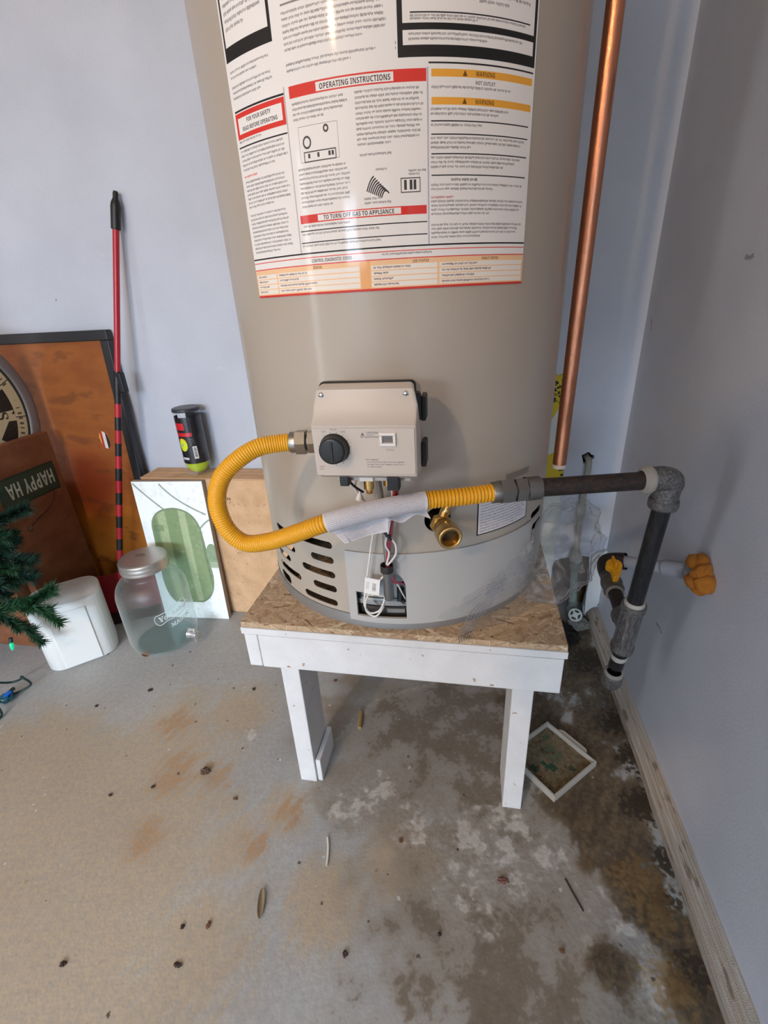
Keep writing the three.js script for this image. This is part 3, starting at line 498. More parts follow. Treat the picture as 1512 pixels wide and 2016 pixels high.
// ---------------------------------------------------------------- copper pipe
const copper = M(new THREE.Color().setRGB(.80, .36, .22), .24, { metalness: 1, bumpMap: bumpOf(2, 40), bumpScale: .0002, map: dataTex(64, 512, (i, j) => { const f = fbm(i / 20, j / 60, 3) * 26; const d = fbm(i / 6 + 9, j / 20, 3) > .42 ? 40 : 0; return [clamp(228 + f - d, 0, 255), clamp(222 + f - d, 0, 255), clamp(216 + f - d, 0, 255)]; }) });
{
  const t = thing('copper_pipe', 'shiny copper relief pipe running down beside the water heater', 'pipe', [.281, .643, .05]);
  part('tube', turned([[.0095, .001], [.0095, 0], [.0112, 0], [.0112, 1.02], [.0095, 1.02]], [.2805, .643, .05], [.2895, 1.66, .05], 28), copper, t);
  part('pipe_end', turned([[.0096, -.0005], [.0116, -.0005], [.0116, .006], [.0112, .006]], [.2805, .643, .05], [.2895, 1.66, .05], 28), M(0xcfc8c2, .7), t, 'whitish dried flux at the open end');
}
// ---------------------------------------------------------------- gas line: pipe, elbow, tee, drip leg, valve
const blackIron = M(0xffffff, .5, { metalness: .35, map: dataTex(256, 256, (i, j) => { const f = fbm(i / 25, j / 25, 4); let c = mixc([34, 31, 31], [62, 48, 42], clamp(.4 + f)); if (fbm(i / 12 + 5, j / 12, 3) > .3) c = mixc(c, [92, 62, 50], .6); if (n2(i / 4, j / 4) > .86) c = mixc(c, [120, 112, 106], .5); return c; }), bumpMap: bumpOf(2, 4), bumpScale: .0006 });
const blackIron2 = M(0xffffff, .38, { metalness: .4, map: dataTex(256, 256, (i, j) => { const f = fbm(i / 25, j / 40, 4); let c = mixc([27, 28, 30], [47, 47, 49], clamp(.4 + f)); if (n2(i / 5, j / 5) > .85) c = mixc(c, [110, 106, 102], .5); return c; }) });
const malleable = M(0xffffff, .42, { metalness: .5, map: dataTex(256, 256, (i, j) => { const f = fbm(i / 18, j / 18, 4); let c = mixc([78, 76, 76], [118, 114, 112], clamp(.5 + f)); if (fbm(i / 9, j / 9 + 7, 3) > .36) c = mixc(c, [180, 174, 168], .6); return c; }), bumpMap: bumpOf(2, 2), bumpScale: .0004 });
const dope2 = M(0xa8a298, .7);
const dope = M(0xcfc8bd, .7, { bumpMap: bumpOf(3, 3), bumpScale: .002 });
const PR = .0122;
{
  const E = [.39, .688, .2215], Tt = [.39, .47, .193], Tc = [.39, .413, .184], Tb = [.39, .362, .178], N = [.39, .318, .170], Cb = [.39, .262, .159];
  const F = [.217, .690, .267];
  const t = thing('gas_pipe', 'black iron gas pipe with elbow, tee and drip leg in front of the scuffed wall', 'pipe', [.39, .262, .16]);
  part('horizontal_pipe', rod(F, [E[0] - .006, E[1], E[2] + .002], PR, PR, 24), blackIron, t, 'rust speckled black iron pipe');
  part('upright_pipe', rod([E[0], E[1] - .008, E[2] - .001], Tt, PR, PR, 24), blackIron2, t);
  const eb = part('elbow', [tube([[E[0] - .030, .689, E[2] + .008], [E[0] - .010, .6895, E[2] + .004], [E[0] + .001, .684, E[2] + .0005], [E[0], .672, E[2] - .002], [E[0], .652, E[2] - .0045]], .0165, 30, 22)], malleable, t, 'grey cast elbow fitting');
  part('thread_collar', turned([[.0125, -.003], [.0172, -.001], [.0182, .003], [.0182, .008], [.0172, .010], [.016, .010]], [E[0] - .036, .6893, E[2] + .0097], [E[0] + .02, .6893, E[2] - .001], 22), dope, eb, 'white pipe sealant ring');
  part('thread_collar', turned([[.0125, -.003], [.0188, -.001], [.0192, .003], [.0192, .009], [.0178, .012], [.016, .012]], [E[0], .646, E[2] - .0055], [E[0], .70, E[2]], 22), malleable, eb);
  part('tee', [turned([[.0125, 0], [.018, .001], [.0185, .004], [.0185, .012], [.0165, .0145], [.0165, .090], [.0185, .093], [.0185, .102], [.018, .105], [.0125, .106]], Tb, Tt, 26), turned([[.0165, 0], [.0165, .024], [.0185, .026], [.0185, .036], [.0125, .037]], Tc, [.394, .413, .09], 24)], malleable, t, 'grey cast tee fitting');
  part('sealant_ring', turned([[.0125, 0], [.0155, .001], [.0150, .005], [.0125, .007]], [.39, .4655, .1925], [.39, .70, .222], 20), dope2, t, 'white pipe sealant ring');
  part('drip_nipple', rod([.39, .366, .1785], N, PR, PR, 20), blackIron2, t);
  part('thread', turned([[.0126, 0], [.0140, .001], [.0128, .003], [.0140, .005], [.0128, .007], [.0136, .009], [.0126, .011]], [.39, .351, .1765], [.39, .318, .170], 18), dope2, t);
  part('drip_cap', turned([[0, -.002], [.010, 0], [.0155, .006], [.0175, .014], [.0175, .034], [.0165, .037], [.0125, .037]], Cb, [.39, .30, .167], 24), malleable, t, 'rounded grey end cap');
  part('sealant_ring', turned([[.0125, 0], [.0165, .0], [.0155, .004], [.0125, .006]], [.39, .2985, .1665], [.39, .36, .178], 18), dope, t);
  part('branch_nipple', rod([.3915, .413, .152], [.397, .413, .070], PR, PR, 20), blackIron, t);
  part('sealant_ring', turned([[.0125, 0], [.0160, .001], [.0155, .006], [.0125, .008]], [.3958, .413, .088], [.397, .413, .07], 18), dope, t);
  // shut off valve in the branch, yellow lever handle
  const vb = part('valve_body', [turned([[.0125, 0], [.0165, .001], [.0165, .012], [.0145, .014], [.018, .020], [.0195, .028], [.018, .038], [.0145, .044], [.0165, .046], [.0165, .058], [.012, .059]], [.3965, .413, .080], [.403, .413, -.02], 24), hexnut([.3965, .413, .080], [.403, .413, -.02], .0185, 0, .011), rod([.399, .425, .05], [.399, .4365, .05], .006, .006, 12)], M(0x6e6963, .4, { metalness: .6 }), t, 'small metal gas shut off valve');
  {
    const s = new THREE.Shape(); s.moveTo(-.011, -.006); s.quadraticCurveTo(-.014, .008, 0, .012); s.quadraticCurveTo(.014, .010, .0125, -.004); s.lineTo(.007, -.028); s.quadraticCurveTo(.004, -.036, -.001, -.033); s.lineTo(-.003, -.012); s.closePath();
    const g = new THREE.ExtrudeGeometry(s, { depth: .010, bevelEnabled: true, bevelSize: .002, bevelThickness: .002, bevelSegments: 2 }); g.rotateX(Math.PI / 2 - .25); g.rotateY(.15); g.scale(1, 1, -1);
    const gg = g; gg.translate(.399, .450, .044); const idx = gg.index; const p = gg; // mirrored: flip the winding
    const flip = gg.toNonIndexed ? (gg.index ? gg.toNonIndexed() : gg) : gg; for (const k of ['position', 'normal', 'uv']) { const a = flip.attributes[k], s3 = a.itemSize; for (let i = 0; i < a.count; i += 3) for (let d = 0; d < s3; d++) { const x = a.array[(i + 1) * s3 + d]; a.array[(i + 1) * s3 + d] = a.array[(i + 2) * s3 + d]; a.array[(i + 2) * s3 + d] = x; } } flip.computeVertexNormals();
    part('yellow_handle', [flip, box(.397, .4012, .4505, .461, .030, .058, .0015)], M(0xd99a08, .4), vb, 'yellow lever handle');
  }
  part('supply_elbow', [tube([[.4005, .413, .028], [.403, .413, -.008], [.408, .415, -.022], [.422, .418, -.024], [.440, .424, -.014]], .0172, 30, 20)], blackIron, t, 'black elbow behind the valve');
  part('supply_pipe', rod([.432, .421, -.020], [.521, .472, .098], .0118, .0118, 20), M(0x9a9aa2, .55), t, 'pipe painted over in wall grey');
  part('supply_coupling', turned([[.0118, 0], [.0148, .001], [.0150, .004], [.0150, .040], [.0148, .043], [.0118, .044]], [.4835, .4505, .0483], [.521, .472, .098], 20), M(0x8f8f98, .55), t, 'painted pipe coupling');
}
// orange sealing foam where the supply pipe leaves the wall
{
  const blobs = [[.512, .485, .122, .017], [.514, .474, .133, .018], [.509, .462, .128, .013], [.500, .470, .120, .012], [.503, .497, .104, .012], [.512, .505, .110, .010]];
  const gs = blobs.map(([x, y, z, r], k) => { const g = new THREE.IcosahedronGeometry(r, 3); const p = g.attributes.position; for (let i = 0; i < p.count; i++) { const f = 1 + .16 * n3(p.getX(i) * 70 + k * 3, p.getY(i) * 70, p.getZ(i) * 70); p.setXYZ(i, Math.min(XW - .0005 - x, p.getX(i) * f), p.getY(i) * f * 1.1, p.getZ(i) * f); } g.computeVertexNormals(); g.translate(x, y, z); return g; });
  solo('sealing_foam', 'lumpy orange foam sealing the painted pipe into the wall', 'foam', gs, M(0xc9791c, .65, { bumpMap: bumpOf(3, 3), bumpScale: .002 }));
}
// ---------------------------------------------------------------- yellow corrugated gas hose
{
  const t = thing('gas_hose', 'yellow corrugated flexible gas hose looping from the control to the iron pipe', 'hose', [-.04, .63, .36]);
  const pts = [[-.088, .768, .325], [-.105, .768, .330], [-.128, .766, .341], [-.150, .755, .353], [-.172, .734, .363], [-.181, .703, .370], [-.172, .668, .374], [-.152, .650, .374], [-.120, .653, .374], [-.088, .664, .375], [-.04, .690, .376].map((v, i) => i === 1 ? .683 : v), [.016, .690, .348], [.075, .690, .317], [.120, .690, .302], [.158, .690, .287]];
  const curve = new THREE.CatmullRomCurve3(pts.map((p) => V(...p)), false, 'centripetal');
  const L = curve.getLength(), n = 2400, seg = 22; let ph = 0; const fr = curve.computeFrenetFrames(n, false);
  const pos = [], uv = [], idx = [];
  for (let i = 0; i <= n; i++) {
    const P = curve.getPointAt(i / n), s = i / n * L, k1 = smooth(.45, .75, i / n); ph += L / n / (.0031 + .0016 * k1); const w = Math.sin(ph * Math.PI * 2), r = .0110 + (.00035 + .00055 * k1) * Math.sign(w) * Math.pow(Math.abs(w), .6);
    for (let k = 0; k <= seg; k++) { const a = k / seg * Math.PI * 2, N = fr.normals[i], B = fr.binormals[i], c = Math.cos(a) * r, d = Math.sin(a) * r; pos.push(P.x + N.x * c + B.x * d, P.y + N.y * c + B.y * d, P.z + N.z * c + B.z * d); uv.push(k / seg, s * 10); }
  }
  for (let i = 0; i < n; i++) for (let k = 0; k < seg; k++) { const a = i * (seg + 1) + k, b = a + seg + 1; idx.push(a, a + 1, b, b, a + 1, b + 1); }
  const g = new THREE.BufferGeometry(); g.setAttribute('position', new THREE.Float32BufferAttribute(pos, 3)); g.setAttribute('uv', new THREE.Float32BufferAttribute(uv, 2)); g.setIndex(idx); g.computeVertexNormals();
  part('hose_body', g, M(0xe0a010, .42, { clearcoat: .15 }), t);
  const nick = M(0x9d9a93, .32, { metalness: 1 });
  part('end_fitting', [turned([[.0108, 0], [.0132, .001], [.0132, .012], [.0128, .0135]], [-.092, .768, .3262], [-.052, .768, .322], 22), hexnut([-.092, .768, .3262], [-.052, .768, .322], .0158, .0085, .021), turned([[.0095, .021], [.0095, .024]], [-.092, .768, .3262], [-.052, .768, .322], 20), hexnut([-.092, .768, .3262], [-.052, .768, .322], .0145, .024, .036), turned([[.010, .036], [.010, .042]], [-.092, .768, .3262], [-.052, .768, .322], 20)], nick, t, 'nickel plated nut at the gas control');
  const a = [.156, .690, .2878], b = [.219, .690, .2663];
  part('end_fitting', [turned([[.0108, 0], [.0140, .001], [.0140, .012], [.0132, .0135]], a, b, 22), hexnut(a, b, .0165, .0110, .028), turned([[.011, .028], [.011, .031]], a, b, 20), hexnut(a, b, .0165, .031, .046), turned([[.0158, .046], [.0158, .064], [.0145, .066], [.0125, .066]], a, b, 24)], M(0x85817c, .36, { metalness: .9 }), t, 'dull metal fitting joining the iron pipe');
  // paper label wrapped round the hose, its flap hanging below
  const u0 = .655, u1 = .845; const lab = { pos: [], uv: [], idx: [] };
  const na = 40, nk = 30; const c0 = curve;
  let best0 = 0, best1 = 0, e0 = 9, e1 = 9; for (let i = 0; i <= 1000; i++) { const p = c0.getPointAt(i / 1000); if (p.x < .1 && i > 550) { const d0 = Math.abs(p.x + .040), d1 = Math.abs(p.x - .073); if (d0 < e0) { e0 = d0; best0 = i / 1000; } if (d1 < e1) { e1 = d1; best1 = i / 1000; } } }
  for (let i = 0; i <= na; i++) {
    const f = i / na, P = c0.getPointAt(best0 + (best1 - best0) * f), T = c0.getTangentAt(best0 + (best1 - best0) * f);
    const side = V(0, 0, 1).sub(T.clone().multiplyScalar(T.z)).normalize(), up = V(0, 1, 0).sub(T.clone().multiplyScalar(T.y)).normalize();
    const flap = f < .55 ? .024 : .012 + .004 * Math.sin(f * 20);
    for (let k = 0; k <= nk; k++) {
      const s = k / nk; let q;
      if (s < .62) { const a2 = Math.PI * .98 - s / .62 * Math.PI * 1.2; const rr2 = .0129; q = P.clone().addScaledVector(side, Math.sin(a2) * 0 + rr2 * Math.sin(Math.PI - a2 + 0)).addScaledVector(up, rr2 * Math.cos(Math.PI - a2)); }
      else { const e = (s - .62) / .38; const a2 = Math.PI * .98 - Math.PI * 1.2; const b2 = Math.PI - a2; q = P.clone().addScaledVector(side, .0129 * Math.sin(b2)).addScaledVector(up, .0129 * Math.cos(b2)); q.addScaledVector(up, -flap * e).addScaledVector(side, .012 * e * (1 - e * .3) + .0015 * Math.sin(f * 14)); q.addScaledVector(T, .012 * e * (f < .1 ? 1 : .6)); }
      lab.pos.push(q.x, q.y, q.z); lab.uv.push(f, 1 - s);
    }
  }
  for (let i = 0; i < na; i++) for (let k = 0; k < nk; k++) { const A = i * (nk + 1) + k, B2 = A + nk + 1; lab.idx.push(A, A + 1, B2, B2, A + 1, B2 + 1); }
  const lg = new THREE.BufferGeometry(); lg.setAttribute('position', new THREE.Float32BufferAttribute(lab.pos, 3)); lg.setAttribute('uv', new THREE.Float32BufferAttribute(lab.uv, 2)); lg.setIndex(lab.idx); lg.computeVertexNormals();
  const hoseTex = canvasTex(1024, 512, (c, w, h) => { c.fillStyle = '#d4d0d2'; c.fillRect(0, 0, w, h); lineBlock(c, 14, 10, w - 30, 32, 15.4, 8, '#8f868c', .1); });
  part('paper_label', lg, M(0xffffff, .7, { map: hoseTex, side: THREE.DoubleSide }), t, 'white paper label of fine print wrapped round the hose');
}

// ---------------------------------------------------------------- water pipes and wall things in the corner
const oldWhite = M(0xffffff, .7, { map: dataTex(128, 256, (i, j) => { const f = fbm(i / 14, j / 30, 4); let c = mixc([186, 184, 172], [150, 146, 130], clamp(.3 + f)); if (fbm(i / 8 + 4, j / 8, 3) > .38) c = mixc(c, [110, 98, 82], .6); return c; }), bumpMap: bumpOf(1, 4), bumpScale: .001 });
const verdigris = M(0xffffff, .75, { map: dataTex(128, 256, (i, j) => { const f = fbm(i / 14, j / 20, 4); let c = mixc([158, 170, 160], [120, 138, 128], clamp(.4 + f)); if (fbm(i / 7, j / 7 + 6, 3) > .3) c = mixc(c, [196, 196, 188], .7); return c; }), bumpMap: bumpOf(1, 3), bumpScale: .003 });
{
  const t = thing('water_supply_pipe', 'old whitish water pipe coming out of a ragged wall hole down to a corroded valve', 'pipe', [.435, .03, -.37]);
  part('upper_pipe', tube([[.436, .512, -.46], [.436, .512, -.415], [.437, .508, -.389], [.436, .492, -.379], [.434, .46, -.377], [.432, .388, -.376]], .0078, 50, 16), oldWhite, t);
  part('coupling', turned([[.008, 0], [.0108, .002], [.0112, .006], [.0112, .030], [.0105, .036], [.008, .038]], [.4315, .352, -.376], [.432, .40, -.376], 18), oldWhite, t, 'stained coupling');
  part('middle_pipe', rod([.4315, .36, -.376], [.434, .228, -.374], .0078, .0078, 16), oldWhite, t);
  part('union_nut', [turned([[.008, 0], [.0165, .004], [.0175, .012], [.0165, .024], [.0125, .034], [.010, .040], [.008, .042]], [.4345, .208, -.373], [.434, .26, -.374], 10), hexnut([.4345, .208, -.373], [.434, .26, -.374], .0185, .006, .016)], oldWhite, t, 'crusted whitish union nut');
  part('bracket_clip', [box(.446, .464, .176, .184, -.385, -.368, .002), rod([.455, .17, -.377], [.455, .20, -.377], .004, .004, 8)], oldWhite, t);
  part('lower_pipe', turned([[.008, 0], [.0125, .003], [.0135, .010], [.0115, .016], [.0105, .05], [.0105, .115], [.012, .12], [.0145, .128], [.0135, .140], [.008, .144]], [.441, .066, -.362], [.435, .20, -.373], 16), verdigris, t, 'greenish corroded pipe');
  const vb = part('valve_body', [turned([[0, 0], [.012, .002], [.0145, .010], [.0145, .026], [.0105, .034], [.0085, .042], [0, .042]], [.441, .035, -.360], [.441, .08, -.363], 14), rod([.441, .052, -.36], [.443, .056, -.328], .0085, .007, 12)], verdigris, t, 'corroded stop valve');
  const rim = new THREE.TorusGeometry(.0165, .0028, 8, 28); const sp = []; for (let k = 0; k < 4; k++) { const a = k * Math.PI / 2 + .5; const g = new THREE.BoxGeometry(.012, .0055, .003); g.translate(.010, 0, 0); g.rotateZ(a); sp.push(g); }
  const hub = new THREE.CylinderGeometry(.0075, .0085, .006, 16); hub.rotateX(Math.PI / 2);
  const wheel = merge([rim, hub, ...sp]); wheel.rotateX(-.75); wheel.rotateY(-.25); wheel.translate(.4425, .0605, -.3225);
  part('hand_wheel', wheel, M(0xb9c0bb, .55), vb, 'pale spoked hand wheel');
}
// torn strip of white board with yellow and black printing against the back wall
{
  const tex = canvasTex(128, 1024, (c, w, h) => {
    c.fillStyle = '#d2d2c8'; c.fillRect(0, 0, w, h);
    const Y = (y) => (.735 - y) / .735 * h; c.fillStyle = '#c9ae1e';
    c.beginPath(); c.moveTo(0, Y(.735)); c.lineTo(w, Y(.735)); c.lineTo(w, Y(.655)); c.lineTo(w * .55, Y(.652)); c.lineTo(w * .3, Y(.62)); c.lineTo(0, Y(.615)); c.fill();
    c.beginPath(); c.moveTo(w, Y(.575)); c.lineTo(w * .7, Y(.56)); c.lineTo(w * .5, Y(.53)); c.lineTo(0, Y(.515)); c.lineTo(0, Y(.425)); c.lineTo(w, Y(.425)); c.fill();
    c.fillStyle = '#1b1a12'; c.beginPath(); c.arc(w * .72, Y(.545), 24, 0, 7); c.fill(); for (let k = 0; k < 60; k++) c.fillRect(rr(10, w * .6), Y(rr(.665, .722)), rr(2, 14), rr(2, 9)); for (let k = 0; k < 14; k++) c.fillRect(rr(w * .7, w), Y(rr(.44, .52)), rr(4, 16), rr(3, 12));
    c.fillStyle = 'rgba(120,112,100,.6)'; for (let k = 0; k < 80; k++) c.fillRect(rr(0, w), rr(0, h), rr(1, 5), rr(1, 8));
  });
  const s = new THREE.Shape([[.315, 0], [.376, 0], [.377, .20], [.379, .35], [.376, .40], [.378, .46], [.372, .60], [.369, .70], [.362, .722], [.356, .719], [.350, .733], [.341, .728], [.333, .735], [.315, .73]].map(([x, y]) => new THREE.Vector2(x, y)));
  const g = new THREE.ExtrudeGeometry(s, { depth: .009, bevelEnabled: false }); g.translate(0, 0, ZW + .0005);
  const p = g.attributes.position, uv = g.attributes.uv; for (let i = 0; i < p.count; i++) uv.setXY(i, (p.getX(i) - .315) / .064, p.getY(i) / .735);
  solo('board_strip', 'narrow white board strip with torn yellow and black print behind the copper pipe', 'board', g, M(0xffffff, .7, { map: tex }));
}
// broken plaster at the foot of the corner and a lump of concrete
{
  const s = new THREE.Shape([[.4865, .02], [.484, .09], [.487, .17], [.4845, .218], [.497, .232], [.5215, .24], [.5215, .06], [.508, .05]].map(([x, y]) => new THREE.Vector2(x, y)));
  const g = new THREE.ExtrudeGeometry(s, { depth: .010, bevelEnabled: true, bevelSize: .001, bevelThickness: .001, bevelSegments: 1 }); g.translate(-.001, 0, ZW + .0015);
  solo('plaster_patch', 'white broken strip of plaster in the corner beside the wall hole', 'plaster', g, M(0xc9cbcb, .75, { bumpMap: bumpOf(6, 6), bumpScale: .001 }));
}
function rock(x, y, z, rx, ry, rz, amp = .3, f = 2.2, det = 3, ph = 0) {
  const g = new THREE.IcosahedronGeometry(1, det), p = g.attributes.position;
  for (let i = 0; i < p.count; i++) { const d = 1 + amp * n3(p.getX(i) * f + ph, p.getY(i) * f, p.getZ(i) * f + ph * 2) + amp * .4 * n3(p.getX(i) * f * 3, p.getY(i) * f * 3 + ph, p.getZ(i) * f * 3); p.setXYZ(i, p.getX(i) * d * rx, Math.max(-ry * .8, p.getY(i) * d * ry), p.getZ(i) * d * rz); }
  g.computeVertexNormals(); g.translate(x, y + ry * .8, z); return g;
}
const rubble = M(0xffffff, .9, { map: dataTex(128, 128, (i, j) => { const f = fbm(i / 14, j / 14, 4) * 30; return [140 + f, 136 + f, 128 + f]; }), bumpMap: bumpOf(2, 2), bumpScale: .003 });
solo('concrete_lump', 'grey lump of crumbled concrete below the corroded valve', 'rubble', rock(.462, 0, -.342, .030, .018, .022, .3, 2.2, 3, 4), rubble);
solo('dark_debris', 'dark heap of damp debris on the floor beside the stand', 'debris', rock(.418, 0, -.30, .030, .012, .045, .5, 3, 4, 9), M(0x2b2622, .9, { bumpMap: bumpOf(3, 3), bumpScale: .004 }));

// ---------------------------------------------------------------- plastic bag beside the heater
{
  const film = M(new THREE.Color().setRGB(.95, .96, .97), .36, { transmission: 1, thickness: 0, ior: 1.40, side: THREE.DoubleSide });
  const t = thing('plastic_bag', 'crumpled clear plastic bag lying on the stand against the heater', 'bag', [.25, H, .16]);
  const crumple = (g, amp, ph) => { const p = g.attributes.position; for (let i = 0; i < p.count; i++) { const x = p.getX(i), y = p.getY(i), z = p.getZ(i); const r1 = 1 - Math.abs(n3(x * 15 + ph, y * 15, z * 15)), r2 = 1 - Math.abs(n3(x * 30, y * 30 + ph, z * 30)); const d = 1 + amp * (r1 - .6) + amp * .5 * (r2 - .6); p.setXYZ(i, x * d, y * d, z * d); } g.computeVertexNormals(); return g; };
  const pouch = new THREE.SphereGeometry(1, 72, 54); pouch.scale(.062, .082, .052); crumple(pouch, .24, 2);
  { const p = pouch.attributes.position; for (let i = 0; i < p.count; i++) { const y = p.getY(i); let x = p.getX(i), z = p.getZ(i); if (y < -.06) p.setY(i, -.06 + (y + .06) * .25); x += (y + .06) * .28; z -= (y + .06) * .35; p.setX(i, x); p.setZ(i, z); } }
  pouch.computeVertexNormals(); pouch.translate(.262, H + .080, .155);
  // keep the pouch outside the heater
  { const p = pouch.attributes.position; for (let i = 0; i < p.count; i++) { const x = p.getX(i), z = p.getZ(i), d = Math.hypot(x, z); if (d < R + .006) { p.setX(i, x / d * (R + .006)); p.setZ(i, z / d * (R + .006)); } if (p.getY(i) < H + .002) p.setY(i, H + .002); } pouch.computeVertexNormals(); }
  part('pouch', pouch, film, t);
  // the loose end: a folded sheet draped over the cover and down on to the board
  const sg = new THREE.PlaneGeometry(1, 1, 60, 50), p = sg.attributes.position;
  for (let i = 0; i < p.count; i++) {
    const u = p.getX(i) + .5, v = p.getY(i) + .5;            // u along the heater, v up
    const a = 22 + 34 * u + 4 * (1 - v) + (1 - u) * 7 * n2(v * 2.6, 4), y = H + .004 + v * (.07 + .05 * u) * (1 - .25 * (1 - u));
    const out = .004 + .020 * (1 - v) * (1 - v) + .009 * (1 - Math.abs(n2(u * 4, v * 3))) * (.35 + u) + .002 * (1 - Math.abs(n2(u * 9, v * 7 + 3)));
    const q = cylP(a, Math.max(H + .0025, y), R + .004 + out); p.setXYZ(i, ...q);
  }
  sg.computeVertexNormals(); part('loose_end', sg, film, t);
  const bagPrint = canvasTex(256, 192, (c, w, h) => { c.fillStyle = '#000'; c.fillRect(0, 0, w, h); lineBlock(c, 8, 10, w - 40, 6, 30, 15, '#fff', .6); }, false);
  part('bag_print', sheet(33.5, 42.5, .486, .518, R + .0205, .0002, 14), M(0x6d7487, .6, { alphaMap: bagPrint, transparent: true, alphaTest: .5 }), t, 'faint blue grey printing on the bag');
  const lines = []; for (let k = 0; k < 5; k++) lines.push(tube([cylP(37 - k * 1.4, .487, R + .021), cylP(33.5 - k * 1.5, .472, R + .024), cylP(29.5 - k * 1.0, .458, R + .028), cylP(26.5 - k * .8, .444, R + .034), cylP(25.5 - k * .7, .4425, R + .046)], .00055, 30, 5));
  part('bag_stripe', lines, M(0x777b86, .6), t, 'thin grey printed stripes');
}

// ---------------------------------------------------------------- things along the back wall
// cardboard box
const cardTex = (base, sx = 1) => dataTex(256, 256, (i, j) => { const f = fbm(i / 40 * sx, j / 40, 4) * 16 + n2(i / 2, j / 30) * 4; let c = base.map((v) => v + f); if (fbm(i / 16 + 3, j / 16, 3) > .5) c = mixc(c, [120, 92, 66], .3); return c.map((v) => clamp(v, 0, 255)); });
{
  const bx0 = -.845, bx1 = -.30, bz0 = ZW + .004, bz1 = -.304, by = .474;
  const t = thing('cardboard_box', 'flat tan cardboard box standing against the wall under the ball can', 'box', [-.57, 0, -.335]);
  const mat = M(0xffffff, .8, { map: cardTex([206, 166, 126]) });
  part('carton', metreUV(box(bx0, bx1, 0, by - .0035, bz0, bz1, .003), 2), mat, t);
  part('top_flap', metreUV(box(bx0, bx1, by - .003, by, bz0 + .002, (bz0 + bz1) / 2 - .001, .001), 2), mat, t);
  part('top_flap', metreUV(box(bx0, bx1, by - .003, by, (bz0 + bz1) / 2 + .001, bz1, .001), 2), mat, t);
  const tx = canvasTex(128, 64, (c, w, h) => { c.fillStyle = '#000'; c.fillRect(0, 0, w, h); c.fillStyle = '#fff'; c.font = 'bold 52px sans-serif'; c.fillText('X4', 16, 52); }, false);
  const pg = new THREE.PlaneGeometry(.03, .015); pg.translate(-.565, .412, bz1 + .0006); part('printed_mark', pg, M(0x5a3f2c, .8, { alphaMap: tx, transparent: true, alphaTest: .4 }), t);
}
// leaning canvas with the green cactus like print
{
  const t = thing('canvas_print', 'white canvas print of a green jar shape leaning on the cardboard box', 'canvas', [-.74, 0, -.25]);
  const w = .222, h = .474, d = .018;
  const tex = canvasTex(640, 1366, (c, W, Hh) => {
    c.fillStyle = '#f6f9f7'; c.fillRect(0, 0, W, Hh);
    c.strokeStyle = '#97a698'; c.lineWidth = 15; for (const [x0, y0, x1, y1, cx, cy] of [[8, 14, 330, 330, 120, 150], [250, 20, 620, 300, 360, 180], [470, 560, 640, 350, 520, 420]]) { c.beginPath(); c.moveTo(x0, y0); c.quadraticCurveTo(cx, cy, x1, y1); c.stroke(); }
    const body = () => { c.beginPath(); c.moveTo(96, 420); c.quadraticCurveTo(120, 250, 330, 245); c.quadraticCurveTo(520, 260, 540, 460); c.lineTo(566, 900); c.quadraticCurveTo(560, 1120, 420, 1180); c.lineTo(150, 1180); c.quadraticCurveTo(70, 1100, 80, 900); c.closePath(); };
    c.save(); body(); c.clip(); c.fillStyle = '#8c9f74'; c.fillRect(0, 0, W, Hh);
    for (const [x, ww, col] of [[60, 90, '#6f8560'], [170, 70, '#a9b78c'], [250, 110, '#7d9266'], [370, 60, '#b3c096'], [440, 120, '#86996d'], [540, 60, '#6b8059']]) { c.fillStyle = col; c.globalAlpha = .8; c.beginPath(); c.moveTo(x, 240); c.quadraticCurveTo(x - 20, 700, x + 10, 1200); c.lineTo(x + ww, 1200); c.quadraticCurveTo(x + ww - 10, 700, x + ww, 240); c.fill(); }
    c.globalAlpha = .5; c.fillStyle = '#5f7655'; c.fillRect(60, 400, 140, 60); c.restore(); c.globalAlpha = 1;
    c.strokeStyle = '#7b8d6c'; c.lineWidth = 16; body(); c.stroke();
    c.fillStyle = '#8b9f7c'; c.beginPath(); c.ellipse(610, 690, 60, 110, 0, 0, 7); c.fill(); c.fillStyle = '#a7b597'; c.fillRect(566, 760, 80, 60);
    for (let k = 0; k < 900; k++) { c.fillStyle = rnd() < .5 ? 'rgba(255,255,255,.05)' : 'rgba(70,90,60,.05)'; c.fillRect(rr(0, W), rr(0, Hh), rr(2, 40), rr(2, 40)); }
  });
  const tilt = -.035;
  const place = (g) => { g.rotateX(-.045); g.rotateY(.06); g.translate(-.7405, 0, -.2575); return g; };
  const b = box(-w / 2, w / 2, 0, h, -d, 0, .0015); part('stretched_canvas', place(b), M(0x9d8f80, .8), t, 'canvas over a wooden stretcher');
  const f = new THREE.PlaneGeometry(w - .002, h - .002); f.translate(0, h / 2, .0004); part('printed_face', place(f), M(0xffffff, .7, { map: tex }), t, 'green jar shape on white');
}
